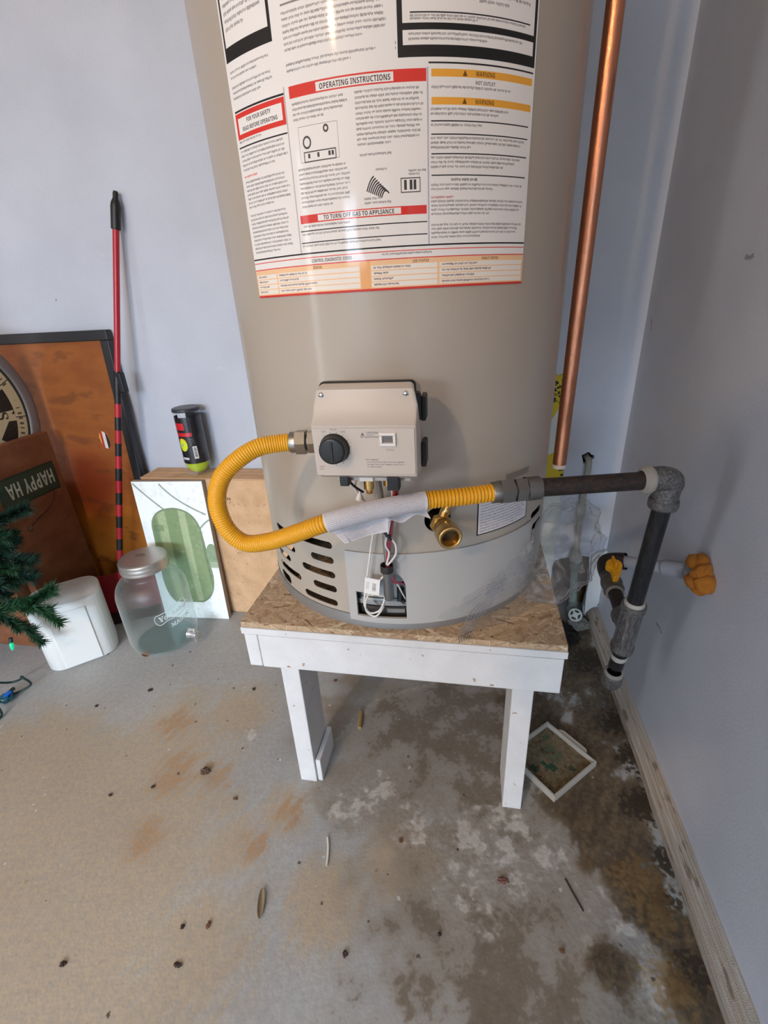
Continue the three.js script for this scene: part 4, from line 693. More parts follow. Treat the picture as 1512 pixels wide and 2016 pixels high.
// framed picture
{
  const t = thing('framed_picture', 'large black framed orange picture leaning on the wall behind the red handle', 'picture', [-1.2, 0, -.33]);
  const w = .66, h = .885, d = .022, b = .028;
  const place = (g) => { g.rotateX(-.055); g.translate(-1.208, .002, -.325); return g; };   // right edge at x = -0.87
  const fm = M(0x2a2a2d, .4);
  for (const [x0, x1, y0, y1] of [[-w / 2, w / 2, h - b, h], [-w / 2, w / 2, 0, b], [-w / 2, -w / 2 + b, b, h - b], [w / 2 - b, w / 2, b, h - b]]) part('frame_rail', place(box(x0, x1, y0, y1, -d, 0, .003)), fm, t);
  const tex = dataTex(512, 700, (i, j) => {
    const x = i / 512, y = j / 700; const f = fbm(x * 3 + 2, y * 9, 4), g2 = fbm(x * 2, y * 3 + 5, 3);
    let c = mixc([134, 74, 30], [158, 92, 38], clamp(.5 + f)); c = mixc(c, [196, 118, 30], smooth(.55, .25, y + g2 * .2) * .7); c = mixc(c, [128, 44, 24], smooth(.25, .05, Math.hypot(x - .72, (y - .48) * 1.2)) * .6); c = mixc(c, [96, 52, 28], smooth(.12, .5, f) * .55);
    return c.map((v) => clamp(v + n2(x * 200, y * 200) * 3, 0, 255));
  });
  const pl = new THREE.PlaneGeometry(w - 2 * b + .004, h - 2 * b + .004); pl.translate(0, h / 2, -.008); const pc = part('picture_sheet', place(pl), M(0xffffff, .45, { map: tex }), t, 'blurred orange brown print');
  const bk = box(-w / 2 + .004, w / 2 - .004, .004, h - .004, -d + .001, -.0095, 0); part('backing', place(bk), M(0x2a2521, .8), t);
  // a small striped ball printed on it, hanging on a thin line
  const ballTex = canvasTex(128, 192, (c, W, Hh) => { c.clearRect(0, 0, W, Hh); c.fillStyle = '#96502a'; c.fillRect(0, 0, W, Hh); c.save(); c.beginPath(); c.ellipse(68, 96, 48, 84, -.2, 0, 7); c.clip(); for (const [x, q, col] of [[0, 40, '#d8a83a'], [34, 30, '#b4332e'], [56, 34, '#d9d0c8'], [88, 40, '#2a2620']]) { c.fillStyle = col; c.fillRect(x, 0, q, Hh); } c.restore(); c.strokeStyle = '#3a1f12'; c.lineWidth = 5; c.beginPath(); c.moveTo(0, 98); c.lineTo(24, 98); c.stroke(); });
  const bp = new THREE.PlaneGeometry(.042, .062); bp.translate(.228, .572, -.0072); part('printed_ball', place(bp), M(0xffffff, .45, { map: ballTex }), pc, 'striped ball in the print');
}
// flat brown carton with the green lettered band, and the carton behind it that carries the round sign
const brownCard = M(0xffffff, .75, { map: cardTex([122, 72, 40], .6) });
{
  const t = thing('storage_carton', 'plain brown carton standing behind the lettered flat carton under the round sign', 'box', [-1.31, 0, -.19]);
  part('carton_body', metreUV(box(-1.46, -1.160, 0, .436, -.312, -.066, .003), 2), brownCard, t);
  part('carton_flap', metreUV(box(-1.46, -1.160, .4365, .440, -.312, -.19, .001), 2), brownCard, t);
  part('carton_flap', metreUV(box(-1.46, -1.160, .4365, .440, -.188, -.066, .001), 2), brownCard, t);
}
{
  const X = -1.12;
  const t = thing('flat_carton', 'tall flat brown carton with a green band of upside down lettering', 'box', [-1.135, 0, -.2]);
  const z0 = -.312, z1 = -.095, hy = .615;
  part('carton_body', metreUV(box(X - .026, X, 0, hy, z0, z1, .002), 2, 'x'), brownCard, t);
  const tex = canvasTex(1024, 256, (c, w, h) => { c.fillStyle = '#2c3b2a'; c.fillRect(0, 0, w, h); c.save(); c.translate(w, h); c.rotate(Math.PI); c.fillStyle = '#b3b6a4'; c.font = 'bold 176px sans-serif'; c.textBaseline = 'middle'; c.fillText('HAPPY HA', 46, 134, w - 60); c.restore(); c.strokeStyle = '#1c2a1c'; c.lineWidth = 14; c.strokeRect(7, 7, w - 14, h - 14); });
  const g = new THREE.PlaneGeometry(.192, .086); g.rotateY(Math.PI / 2); g.translate(X + .0008, .487, -.1955);
  part('green_band', g, M(0xffffff, .6, { map: tex }), t, 'dark green band with pale lettering');
  part('string_button', [turned([[0, .004], [.006, .004], [.0085, .002], [.009, 0], [0, 0]], [X, .371, -.149], [X + 1, .371, -.149], 18)], M(0x6f5a44, .45, { metalness: .4 }), t);
  part('string', tube([[X + .0015, .440, -.262], [X + .0015, .418, -.252], [X + .0015, .398, -.218], [X + .0015, .386, -.18], [X + .003, .373, -.152]], .0012, 30, 6), M(0x3a2414, .8), t);
}
// round sign standing in the brown box
{
  const cy = .69, cz = -.090, r = .248, X = -1.157;
  const t = thing('round_sign', 'round cream and black lettered sign with a grey rim behind the brown carton', 'sign', [X - .01, cy - r, cz]);
  const turn = (g) => { g.rotateZ(-Math.PI / 2); g.translate(X, cy, cz); return g; };   // +y of the lathe -> +x
  part('rim', turn(new THREE.LatheGeometry([[r - .034, -.006], [r - .034, .003], [r - .028, .006], [r - .010, .0075], [r - .002, .004], [r, -.002], [r - .003, -.010], [r - .034, -.010]].map(([a, b]) => new THREE.Vector2(a, b)), 80)), M(0x77706e, .45), t, 'worn grey rim');
  const tex = canvasTex(1024, 1024, (c, W) => {
    const m = W / 2; c.fillStyle = '#24221e'; c.fillRect(0, 0, W, W); c.translate(m, m);
    const ring = (r0, r1, col) => { c.fillStyle = col; c.beginPath(); c.arc(0, 0, r1, 0, 7); c.arc(0, 0, r0, 0, 7, true); c.fill(); };
    ring(0, 512, '#2f3a30'); ring(0, 490, '#cfc19a'); ring(300, 416, '#26221d');
    for (let k = 0; k < 12; k++) { c.save(); c.rotate(k * Math.PI / 6 + .12); c.fillStyle = '#cfc19a'; c.fillRect(290, -22, 140, 44); c.fillStyle = '#3a352c'; c.fillRect(416, -3, 76, 6); c.restore(); }
    const around = (s, rad_, a0, da, size, col) => { c.fillStyle = col; c.font = `bold ${size}px serif`; c.textAlign = 'center'; c.textBaseline = 'middle'; [...s].forEach((ch, i) => { c.save(); c.rotate(a0 + i * da); c.translate(0, rad_); c.fillText(ch, 0, 0); c.restore(); }); };
    around('HALL', 358, -1.98, -.085, 66, '#e6dcc0'); around('S', 330, -1.50, .1, 96, '#3a3126');
    for (let k = 0; k < 84; k++) { c.save(); c.rotate(k / 84 * Math.PI * 2); if (k % 14 < 10) { c.fillStyle = '#5a5242'; c.fillRect(436, -9, 30, rr(6, 18)); } c.restore(); }
    ring(0, 282, '#cfc19a'); ring(0, 200, '#26221d'); ring(0, 150, '#b7ab88');
    for (let k = 0; k < 500; k++) { c.fillStyle = rnd() < .5 ? 'rgba(60,50,36,.12)' : 'rgba(240,230,200,.1)'; c.fillRect(rr(-512, 512), rr(-512, 512), rr(2, 26), rr(2, 10)); }
  });
  const f = new THREE.CircleGeometry(r - .033, 72); f.rotateY(Math.PI / 2); f.translate(X + .002, cy, cz); part('printed_face', f, M(0xffffff, .55, { map: tex }), t, 'cream and black printed face');
  const bk = new THREE.CylinderGeometry(r - .033, r - .033, .004, 60); bk.rotateZ(Math.PI / 2); bk.translate(X - .004, cy, cz); part('back_plate', bk, M(0x3a3632, .7), t);
}
// long handled dustpan: black grip, red rod, striped sleeve, red pan
{
  const A = V(-.752, 1.200, -.386), B = V(-.975, .105, -.232); const at = (k) => A.clone().lerp(B, k).toArray();
  const t = thing('long_handled_dustpan', 'red long handled dustpan with black grip and striped sleeve leaning on the wall', 'dustpan', [-.99, 0, -.23]);
  part('grip', turned([[0, 0], [.005, .001], [.0065, .006], [.0062, .016], [.0105, .026], [.0118, .034], [.0112, .085], [.0088, .086]], at(0), at(1), 18), blackPlastic, t, 'black plastic grip with hanging tip');
  part('rod', rod(at(.076), at(.40), .0078, .0078, 18), M(0xb01f2c, .32), t, 'glossy red rod');
  part('joint_clip', [rod(at(.385), at(.43), .0105, .0105, 16), box(at(.41)[0] + .002, at(.41)[0] + .020, at(.41)[1] - .030, at(.41)[1] + .025, at(.41)[2] - .012, at(.41)[2] + .008, .004)], blackPlastic, t, 'black clip at the joint');
  const seg = 17; for (let k = 0; k < seg; k++) { const a = .43 + (1 - .43) * k / seg, b = .43 + (1 - .43) * (k + 1) / seg; part(k % 2 ? 'red_stripe' : 'black_stripe', rod(at(a), at(b), .0088, .0088, 16), k % 2 ? M(0xb01f2c, .4) : M(0x1b191b, .45), t); }
  // pan: open scoop with high back
  const pm = M(0x8c1c22, .4), pan = [];
  const s = new THREE.Shape([[-.115, 0], [.115, 0], [.105, .11], [.085, .135], [-.085, .135], [-.105, .11]].map(([x, y]) => new THREE.Vector2(x, y)));
  const bk = new THREE.ExtrudeGeometry(s, { depth: .004, bevelEnabled: true, bevelSize: .002, bevelThickness: .001, bevelSegments: 2 }); bk.rotateX(-.12); bk.rotateY(.5); bk.translate(-1.0, .006, -.272);
  const fl = new RoundedBoxGeometry(.225, .004, .07, 2, .0018); fl.translate(0, .003, .035); fl.rotateY(.5); fl.translate(-1.0, 0, -.272);
  part('pan_back', bk, pm, t); part('pan_floor', fl, M(0x251c1d, .6), t);
  for (const sx of [-1, 1]) { const sh = new THREE.Shape([[0, 0], [.07, 0], [.06, .02], [.02, .10], [0, .105]].map(([x, y]) => new THREE.Vector2(x, y))); const g = new THREE.ExtrudeGeometry(sh, { depth: .003, bevelEnabled: false }); g.rotateY(-Math.PI / 2); g.translate(sx * .111 + .0015, .004, 0); g.rotateY(.5); g.translate(-1.0, 0, -.272); part('pan_side', g, pm, t); }
}
// can of tennis balls on the cardboard box
{
  const cx = -.672, cz = -.350, y0 = .4745;
  const t = thing('tennis_ball_can', 'clear tennis ball can with black and red label and black lid', 'can', [cx, y0, cz]);
  part('tube', new THREE.LatheGeometry([[.0, .002], [.030, .002], [.035, .005], [.0365, .012], [.0365, .190]].map(([r, y]) => new THREE.Vector2(r, y)), 40).translate(cx, y0, cz), M(0xffffff, .04, { transmission: 1, thickness: 0, side: THREE.DoubleSide }), t, 'clear plastic tube');
  const tex = canvasTex(1024, 512, (c, w, h) => {
    c.fillStyle = '#1a181c'; c.fillRect(0, 0, w, h); c.fillStyle = '#c9222e'; c.fillRect(170, 60, 170, 76); c.fillRect(170, 165, 260, 40);
    c.fillStyle = '#d3e02a'; c.beginPath(); c.arc(268, 300, 70, 0, 7); c.fill(); c.strokeStyle = '#e9a02c'; c.lineWidth = 14; c.beginPath(); c.arc(268, 300, 70, 3.6, 5.6); c.stroke(); c.fillStyle = '#8aa8b0'; c.fillRect(236, 290, 40, 16);
    c.fillStyle = '#c8c8ca'; c.fillRect(200, 440, 120, 26); c.fillStyle = '#d6d4d0'; c.fillRect(400, 316, 60, 140); c.fillStyle = '#222'; for (let y = 330; y < 440; y += 8) c.fillRect(412, y, 36, rr(2, 6)); lineBlock(c, 372, 230, 70, 4, 20, 9, '#8b8a8c'); lineBlock(c, 500, 200, 100, 10, 22, 9, '#6b6a6e');
  });
  const lb = new THREE.CylinderGeometry(.0368, .0368, .135, 48, 1, true, -1.75, 5.6); lb.translate(cx, y0 + .108, cz); part('label', lb, M(0xffffff, .3, { map: tex, side: THREE.DoubleSide, clearcoat: .5 }), t, 'black label with red bars and yellow ball');
  for (let k = 0; k < 2; k++) part('tennis_ball', new THREE.SphereGeometry(.0315, 28, 20).translate(cx, y0 + .0365 + k * .063, cz), M(0xc6dc28, .9, { sheen: 1, sheenColor: new THREE.Color(0xd8f040), bumpMap: bumpOf(8, 8), bumpScale: .001 }), t, 'fuzzy yellow green tennis ball');
  part('lid', new THREE.LatheGeometry([[0, .008], [.033, .008], [.0375, .0065], [.0385, .004], [.0385, -.002], [.0368, -.002]].map(([r, y]) => new THREE.Vector2(r, y)), 40).translate(cx, y0 + .191, cz), M(0x35353a, .35), t, 'black lid');
}
// glass drink dispenser
{
  const cx = -.786, cz = -.156;
  const t = thing('glass_dispenser', 'clear embossed glass drink dispenser jar with a metal lid and spigot', 'jar', [cx, 0, cz]);
  const prof = [[0, .004], [.085, .004], [.094, .007], [.101, .016], [.1045, .03], [.1055, .06], [.1055, .165], [.104, .185], [.098, .205], [.086, .222], [.072, .232], [.065, .238], [.064, .258]];
  const inner = prof.map(([r, y]) => [Math.max(0, r - .0035), y + (r < .09 && y < .01 ? .006 : .001)]).reverse();
  const gl = M(new THREE.Color().setRGB(.93, .97, .97), .42, { transmission: 1, thickness: 0, ior: 1.5, side: THREE.DoubleSide });
  part('glass', new THREE.LatheGeometry(new THREE.SplineCurve(prof.map(([r, y]) => new THREE.Vector2(r, y))).getPoints(80), 64).translate(cx, 0, cz), gl, t, 'slightly cloudy clear glass');
  part('glass_base', new THREE.LatheGeometry([[.0, .001], [.082, .001], [.09, .003], [.082, .0075], [0, .0065]].map(([r, y]) => new THREE.Vector2(r, y)), 48).translate(cx, 0, cz), M(new THREE.Color().setRGB(.80, .90, .90), .1, { transmission: 1, thickness: 0 }), t);
  const lidM = M(0xc4c0ba, .38, { metalness: .85 });
  const ld = part('lid', new THREE.LatheGeometry([[0, .290], [.062, .290], [.069, .2885], [.0705, .285], [.0705, .279], [.0695, .277], [.0712, .274], [.0712, .268], [.0698, .266], [.071, .263], [.071, .257], [.0695, .256]].map(([r, y]) => new THREE.Vector2(r, y)), 64).translate(cx, 0, cz), lidM, t, 'brushed metal screw lid');
  part('lid_stain', new THREE.CircleGeometry(.013, 20).rotateX(-Math.PI / 2).scale(1.3, 1, .8).translate(cx - .012, .2904, cz - .008), M(0x8a7a70, .5, { metalness: .5 }), ld, 'dull round stain');
  const sa = 80, sd = [Math.sin(rad(sa)), Math.cos(rad(sa))]; const P = (d, y) => [cx + sd[0] * d, y, cz + sd[1] * d];
  const spM = M(0xd5d5d2, .22, { metalness: .8 });
  const sp = part('spigot', [turned([[0, 0], [.016, 0], [.0165, .005], [.013, .007], [.0115, .010], [.0115, .030], [.013, .031], [.013, .036], [0, .037]], P(.104, .038), P(.2, .038), 20), rod(P(.128, .040), P(.128, .012), .0065, .005, 14)], spM, t, 'metallic plastic spigot'); 
  part('spigot_lever', [rod(P(.128, .040), P(.128, .055), .004, .004, 10), along(new THREE.CapsuleGeometry(.0045, .022, 4, 10), V(...P(.120, .057)), V(...P(.2, .060)))], spM, sp);
  // embossed lettering and scroll, bent round the glass
  const font = await new FontLoader().loadAsync('fonts/droid/droid_serif_bold.typeface.json');
  const bend = (g, a0, rr_, y0, slope = 0) => { const p = g.attributes.position; for (let i = 0; i < p.count; i++) { const x = p.getX(i), a = rad(a0) + x / .1055, r = rr_ + p.getZ(i); p.setXYZ(i, cx + r * Math.sin(a), y0 + p.getY(i) + slope * x, cz + r * Math.cos(a)); } g.computeVertexNormals(); return g; };
  const glE = M(new THREE.Color().setRGB(.9, .95, .95), .12, { transmission: .45, thickness: 0, ior: 1.5 });
  const tg = (s, size) => new TextGeometry(s, { font, size, depth: .0016, curveSegments: 3 });
  part('embossed_lettering', [bend(tg('Yorkshire', .0155), 38, .1052, .122, .12), bend(tg('MASON', .0125), 54, .1052, .092, .12)], glE, t, 'raised cursive lettering');
  const scroll = (pts, r) => { const c = new THREE.CatmullRomCurve3(pts.map(([x, y]) => V(x, y, .0004)), true); return bend(new THREE.TubeGeometry(c, 80, r, 6, true), 38, .1055, .122, .12); };
  part('embossed_scroll', [scroll([[-.010, .003], [-.008, .020], [.008, .023], [.04, .024], [.07, .028], [.092, .026], [.094, .009], [.088, -.005], [.055, -.008], [.025, -.006], [.0, -.010]], .0012)], glE, t);
}
scene.getObjectByName('glass_dispenser').scale.set(.93, 1.0, .93);
// small white rounded tub
{
  const t = thing('white_plastic_tub', 'small white rounded plastic tub with a raised front panel on the floor', 'tub', [-1.0, 0, -.06]);
  const w = .165, d = .135, h = .205, rc = .045; const s = new THREE.Shape(); s.moveTo(-w / 2 + rc, -d / 2); s.lineTo(w / 2 - rc, -d / 2); s.quadraticCurveTo(w / 2, -d / 2, w / 2, -d / 2 + rc); s.lineTo(w / 2, d / 2 - rc); s.quadraticCurveTo(w / 2, d / 2, w / 2 - rc, d / 2); s.lineTo(-w / 2 + rc, d / 2); s.quadraticCurveTo(-w / 2, d / 2, -w / 2, d / 2 - rc); s.lineTo(-w / 2, -d / 2 + rc); s.quadraticCurveTo(-w / 2, -d / 2, -w / 2 + rc, -d / 2);
  const g = new THREE.ExtrudeGeometry(s, { depth: h - .016, bevelEnabled: true, bevelSize: .008, bevelThickness: .008, bevelSegments: 4, curveSegments: 14 }); g.rotateX(-Math.PI / 2); g.translate(0, .008, 0);
  const place = (q) => { q.rotateY(.745); q.translate(-1.010, 0, -.076); return q; };
  const wp = M(0xe4e4de, .4);
  part('body', place(toCreasedNormals(g, .7)), wp, t);
  part('front_panel', place(box(-.047, .047, .006, h - .020, d / 2 + .0065, d / 2 + .0115, .0025)), wp, t, 'raised front panel');
  part('foot', place(box(.050, .060, 0, .008, d / 2 - .02, d / 2 + .004, .001)), M(0x4a4a48, .6), t);
}
// ---------------------------------------------------------------- artificial fir tree at the left edge
{
  const t = thing('artificial_fir_tree', 'green artificial fir tree with drooping needle branches', 'tree', [-1.275, 0, .32]);
  const greens = [0x1f4a30, 0x2c5c38, 0x16382a, 0x3d6b41].map((c) => M(c, .6));
  const barkM = M(0x2a2a1e, .8);
  part('trunk', rod([-1.275, .02, .32], [-1.275, 1.25, .32], .014, .006, 12), barkM, t);
  const feet = []; for (let k = 0; k < 3; k++) { const a = k * 2.1 + 2.4; feet.push(rod([-1.275, .045, .32], [-1.275 + .13 * Math.cos(a), .008, .32 + .13 * Math.sin(a)], .008, .007, 8)); } part('stand_foot', feet, M(0x1d2a22, .5), t);
  const needle = (P, dir, L, w) => { const u = V(rr(-1, 1), rr(-1, 1), rr(-1, 1)).cross(dir).normalize().multiplyScalar(w), e = P.clone().addScaledVector(dir, L), v = u.clone().cross(dir).normalize().multiplyScalar(w); return [P.clone().add(u), P.clone().sub(u), e, P.clone().add(v), P.clone().sub(v), e]; };
  function twig(pts, spread, arr) {
    const c = new THREE.CatmullRomCurve3(pts.map((p) => V(...p))); const L = c.getLength(), n = Math.round(L * 3600);
    for (let i = 0; i < n; i++) { const f = Math.pow(i / n, .9), P = c.getPointAt(f), T = c.getTangentAt(f); const side = V(rr(-1, 1), rr(-1, 1), rr(-1, 1)).cross(T).normalize(); const dir = side.multiplyScalar(1).addScaledVector(T, rr(.5, 1.2)).normalize(); arr.push(...needle(P, dir, rr(.018, .030) * spread, .0015)); }
  }
  function branch(pts, side, mi, spread = 1) {
    const arr = []; twig(pts, spread, arr); for (const s of side) twig(s, spread * .9, arr);
    const pos = new Float32Array(arr.length * 3); arr.forEach((p, i) => { pos[3 * i] = p.x; pos[3 * i + 1] = p.y; pos[3 * i + 2] = p.z; });
    const g = new THREE.BufferGeometry(); g.setAttribute('position', new THREE.BufferAttribute(pos, 3)); g.setAttribute('uv', new THREE.BufferAttribute(new Float32Array(arr.length * 2), 2)); g.computeVertexNormals();
    greens[mi].side = THREE.DoubleSide;
    const b = part('branch', g, greens[mi], t); part('stem', [tube(pts, .003, 20, 6), ...side.map((s) => tube(s, .002, 12, 5))], barkM, b);
  }
  const T = (y) => [-1.275, y, .32];
  function bough(pts, mi, reach = .10) {   // a main stem with side twigs to left and right
    const c = new THREE.CatmullRomCurve3(pts.map((p) => V(...p))), side = [];
    for (let k = 0; k < 9; k++) { const f = .22 + k * .083, P = c.getPointAt(f), D = c.getTangentAt(f); const n = V(-D.z, 0, D.x).normalize().multiplyScalar(k % 2 ? 1 : -1); const L = reach * (1.15 - f * .75) * rr(.8, 1.2); const e = P.clone().addScaledVector(n, L * .75).addScaledVector(D, L * .7); e.y -= L * rr(.0, .35); const m = P.clone().lerp(e, .5); m.y += L * .08; side.push([P.toArray(), m.toArray(), e.toArray()]); }
    branch(pts, side, mi);
  }
  bough([T(.42), [-1.15, .345, .20], [-1.03, .275, .085], [-.955, .272, .052], [-.868, .322, .058]], 1, .07);
  bough([T(.40), [-1.15, .33, .21], [-1.02, .27, .10], [-.955, .262, .06], [-.888, .212, .058]], 1, .05);
  bough([T(.38), [-1.16, .31, .22], [-1.04, .26, .11], [-1.0, .215, .075], [-.968, .146, .062]], 0, .05);
  bough([T(.64), [-1.15, .57, .20], [-1.03, .50, .09], [-.94, .505, .06], [-.848, .537, .058]], 2, .06);
  for (const [y0, ey, ex, mi] of [[.50, .400, -.884, 2], [.46, .345, -.912, 2], [.56, .465, -.925, 0], [.52, .435, -.935, 2], [.48, .375, -.945, 3], [.60, .500, -.930, 2], [.44, .33, -.965, 0], [.54, .42, -.955, 1], [.47, .305, -.99, 2], [.42, .29, -1.01, 0], [.58, .475, -.965, 2], [.66, .56, -.93, 2]])
    bough([T(y0), [-1.15, y0 - .045, .21], [-1.04, (y0 + ey) / 2 - .02, .10], [ex, ey, .055 + .03 * rnd()]], mi, .10);
  for (const [a, y, L] of [[1.2, .5, .3], [2.4, .42, .32], [.4, .7, .26], [2.0, .8, .25], [1.0, 1.0, .18], [3, 1.05, .16], [4.8, 1.1, .14]]) { const dx = Math.cos(a), dz = Math.sin(a); bough([T(y), [-1.275 + dx * L * .5, y - .03, .32 + dz * L * .5], [-1.275 + dx * L, y - .12, .32 + dz * L]], (a * 3 | 0) % 4); }
  // leaders filling the crown top
  branch([T(1.18), [-1.275, 1.25, .32], [-1.275, 1.34, .32]], [], 1);
}
// string of lights hanging off the tree to the floor
{
  const t = thing('string_lights', 'dark green string of light bulbs trailing from the fir tree onto the floor', 'lights', [-1.06, 0, .12]);
  const cord = M(0x16302a, .5);
  part('cord', [tube([[-1.16, .30, .17], [-1.09, .24, .15], [-1.05, .19, .13], [-1.07, .12, .14], [-1.10, .05, .12], [-1.09, .02, .09], [-1.055, .035, .085], [-1.035, .055, .10], [-1.03, .02, .09], [-1.06, .006, .11], [-1.09, .012, .145], [-1.060, .02, .165], [-1.03, .006, .185], [-1.05, .005, .23]], .003, 140, 7)], cord, t);
  const bulb = (p, q, col, e) => { const g = turned([[0, 0], [.0042, .001], [.0050, .006], [.0046, .012], [.003, .019], [0, .023]], p, q, 14); part('bulb', g, M(col, .2, { emissive: col, emissiveIntensity: e, transmission: .2 }), t, 'small coloured bulb'); part('socket', rod(p, p.map((v, i) => v - (q[i] - v) * .012 / Math.hypot(...q.map((w, k) => w - p[k]))), .0048, .0048, 10), cord, t); };
  bulb([-1.016, .172, .098], [-1.016, .148, .104], 0x18c890, 1.1);
  bulb([-1.052, .030, .128], [-1.045, .034, .160], 0x1c62d0, .5);
  part('light_cluster', rock(-1.065, .004, .135, .016, .011, .018, .25, 2.5, 3, 6), M(0x0e4a58, .35), t, 'teal plastic light cover');
}

// ---------------------------------------------------------------- things lying on the floor
// dirty square lid
{
  const t = thing('square_plastic_lid', 'square white plastic lid with green print, full of dirt, lying on the floor', 'lid', [.316, 0, .128]);
  const w = .128, d = .136, hgt = .016, th = .006; const place = (g) => { g.rotateY(-.815); g.translate(.316, 0, .124); return g; };
  const lm = M(0xc4bdb2, .6, { bumpMap: bumpOf(3, 3), bumpScale: .0008 });
  part('rim', [place(box(-w / 2, w / 2, 0, hgt, -d / 2, -d / 2 + th, .002)), place(box(-w / 2, w / 2, 0, hgt, d / 2 - th, d / 2, .002)), place(box(-w / 2, -w / 2 + th, 0, hgt, -d / 2 + th, d / 2 - th, .002)), place(box(w / 2 - th, w / 2, 0, hgt, -d / 2 + th, d / 2 - th, .002))], lm, t);
  const sh = new THREE.Shape(); sh.moveTo(-.036, 0); sh.quadraticCurveTo(-.034, .010, -.024, .011); sh.lineTo(.028, .011); sh.quadraticCurveTo(.038, .009, .038, 0); const tb = new THREE.ExtrudeGeometry(sh, { depth: .003, bevelEnabled: false }); tb.rotateX(-Math.PI / 2); tb.translate(0, .010, -d / 2 + .001); part('pull_tab', place(tb), lm, t);
  const tex = dataTex(512, 512, (i, j) => {
    const x = i / 512, y = j / 512; const f = fbm(x * 8, y * 8, 4), g = fbm(x * 30 + 3, y * 30, 3);
    let c = mixc([150, 138, 108], [128, 108, 76], clamp(.5 + f));
    const inb = (x0, x1, y0, y1) => x > x0 && x < x1 && y > y0 && y < y1;
    if (inb(.10, .17, .74, .83) && !(inb(.125, .145, .765, .805))) c = [46, 110, 82];
    for (let k = 0; k < 7; k++) { const y0 = .70 - k * .035; if (inb(.26, .62 + .03 * Math.sin(k * 3), y0, y0 + .02) && n2(x * 120, k * 7) > -.5) c = [62, 104, 80]; }
    if (inb(.55, .70, .34, .47) || inb(.44, .60, .30, .38)) c = mixc(c, [30, 84, 62], .85); if (inb(.38, .52, .10, .20)) c = mixc(c, [24, 72, 56], .85); if (inb(.78, .90, .62, .69)) c = mixc(c, [52, 92, 70], .8);
    const dirt = smooth(.05, .45, g * .8 + f * .5 + Math.max(0, .32 - Math.min(x, y, 1 - x)) * 1.1 - .28); c = mixc(c, mixc([70, 52, 34], [120, 88, 52], clamp(.5 + g)), dirt * .85);
    if (n2(x * 160, y * 160) > .8) c = mixc(c, [30, 24, 18], .7); return c;
  });
  const pl = new THREE.PlaneGeometry(w - 2 * th + .002, d - 2 * th + .002, 24, 24); pl.rotateX(-Math.PI / 2); pl.translate(0, .006, 0); { const p = pl.attributes.position; for (let i = 0; i < p.count; i++) p.setY(i, .006 + .0018 * fbm(p.getX(i) * 40, p.getZ(i) * 40, 3)); pl.computeVertexNormals(); }
  part('dirty_floor', place(pl), M(0xffffff, .85, { map: tex, bumpMap: bumpOf(3, 3), bumpScale: .003 }), t, 'green print under a crust of dirt');
  const crumbs = []; for (let k = 0; k < 60; k++) crumbs.push(place(rock(rr(-.05, .05), .006, rr(-.02, .056), rr(.0008, .003), rr(.0006, .0018), rr(.0008, .003), .3, 2, 0, k))); const cr = part('dirt_crumbs', crumbs, M(0x5a432c, .95), t); cr.userData.kind = 'stuff';
}
// loose bits
{
  const leafM = M(0x6b4a33, .8), dk = M(0x3a2a20, .85);
  const curl = (x, z, L, W, turn, c) => { const g = new THREE.PlaneGeometry(W, L, 8, 16), p = g.attributes.position; for (let i = 0; i < p.count; i++) { const u = p.getY(i) / L * 2, v = p.getX(i) / W * 2; const wd = Math.sqrt(Math.max(0, 1 - u * u)); p.setXYZ(i, p.getX(i) * wd, .0012 + .004 * v * v * wd + .002 * u * u, p.getY(i)); } g.computeVertexNormals(); g.rotateY(turn); g.translate(x, 0, z); return g; };
  solo('dry_leaf', 'narrow dry leaf with dark edges on the grey floor', 'leaf', curl(-.2, .466, .046, .011, .3), M(0x8b7a5e, .8, { side: THREE.DoubleSide }));
  solo('brown_leaf', 'crumpled orange brown leaf beside the glass jar', 'leaf', [curl(-.801, -.075, .028, .02, .9), curl(-.797, -.080, .022, .016, -.4)], M(0xa0623c, .8, { side: THREE.DoubleSide }));
  solo('white_string', 'short curved piece of white string on the floor', 'string', tube([[-.118, .0022, .346], [-.112, .0022, .362], [-.107, .0022, .385], [-.106, .0022, .394]], .0021, 24, 8), M(0xd8d3c6, .8));
  solo('twig', 'thin dark twig on the floor near the wooden strip', 'twig', tube([[.309, .0018, .352], [.318, .002, .372], [.330, .0016, .396]], .0015, 20, 6), dk);
  solo('dirt_chunk', 'dark brown chunk of dirt on a rust stained patch', 'dirt', rock(-.424, 0, .252, .010, .0045, .008, .4, 2.4, 3, 1), M(0x5a4334, .9));
  solo('tan_stick', 'short tan stick lying under the stand', 'stick', (() => { const g = rod([-.118, .004, .052], [-.112, .004, .098], .0055, .005, 8); return g; })(), M(0x9a7d4e, .85));
  solo('round_pebble', 'small round black pebble between the stand and the dry leaf', 'pebble', rock(.101, 0, .462, .0028, .0025, .0028, .2, 2, 2, 3), M(0x2b1d18, .6));
  solo('wood_chip', 'brown wood chip on the whitish scraped concrete', 'chip', rock(.204, 0, .371, .009, .003, .005, .4, 2, 2, 5), M(0x6d4a40, .85));
  const chips = [[.288, .454], [-.479, .589], [-.317, .516], [-.275, .508], [-.297, .562], [-.419, .012], [-.211, -.045], [-.042, .509], [-.809, .118], [-.33, .30], [-.70, .05], [-.60, .33], [.02, .331], [-.52, .30]];
  chips.forEach(([x, z], k) => solo('dirt_crumb', 'tiny dark crumb of dirt on the grey floor', 'crumb', rock(x, 0, z, rr(.003, .007), rr(.0012, .002), rr(.0025, .0045), .45, 2.4, 2, k + 11), k % 3 ? dk : leafM, 'crumbs scattered over the floor'));
}
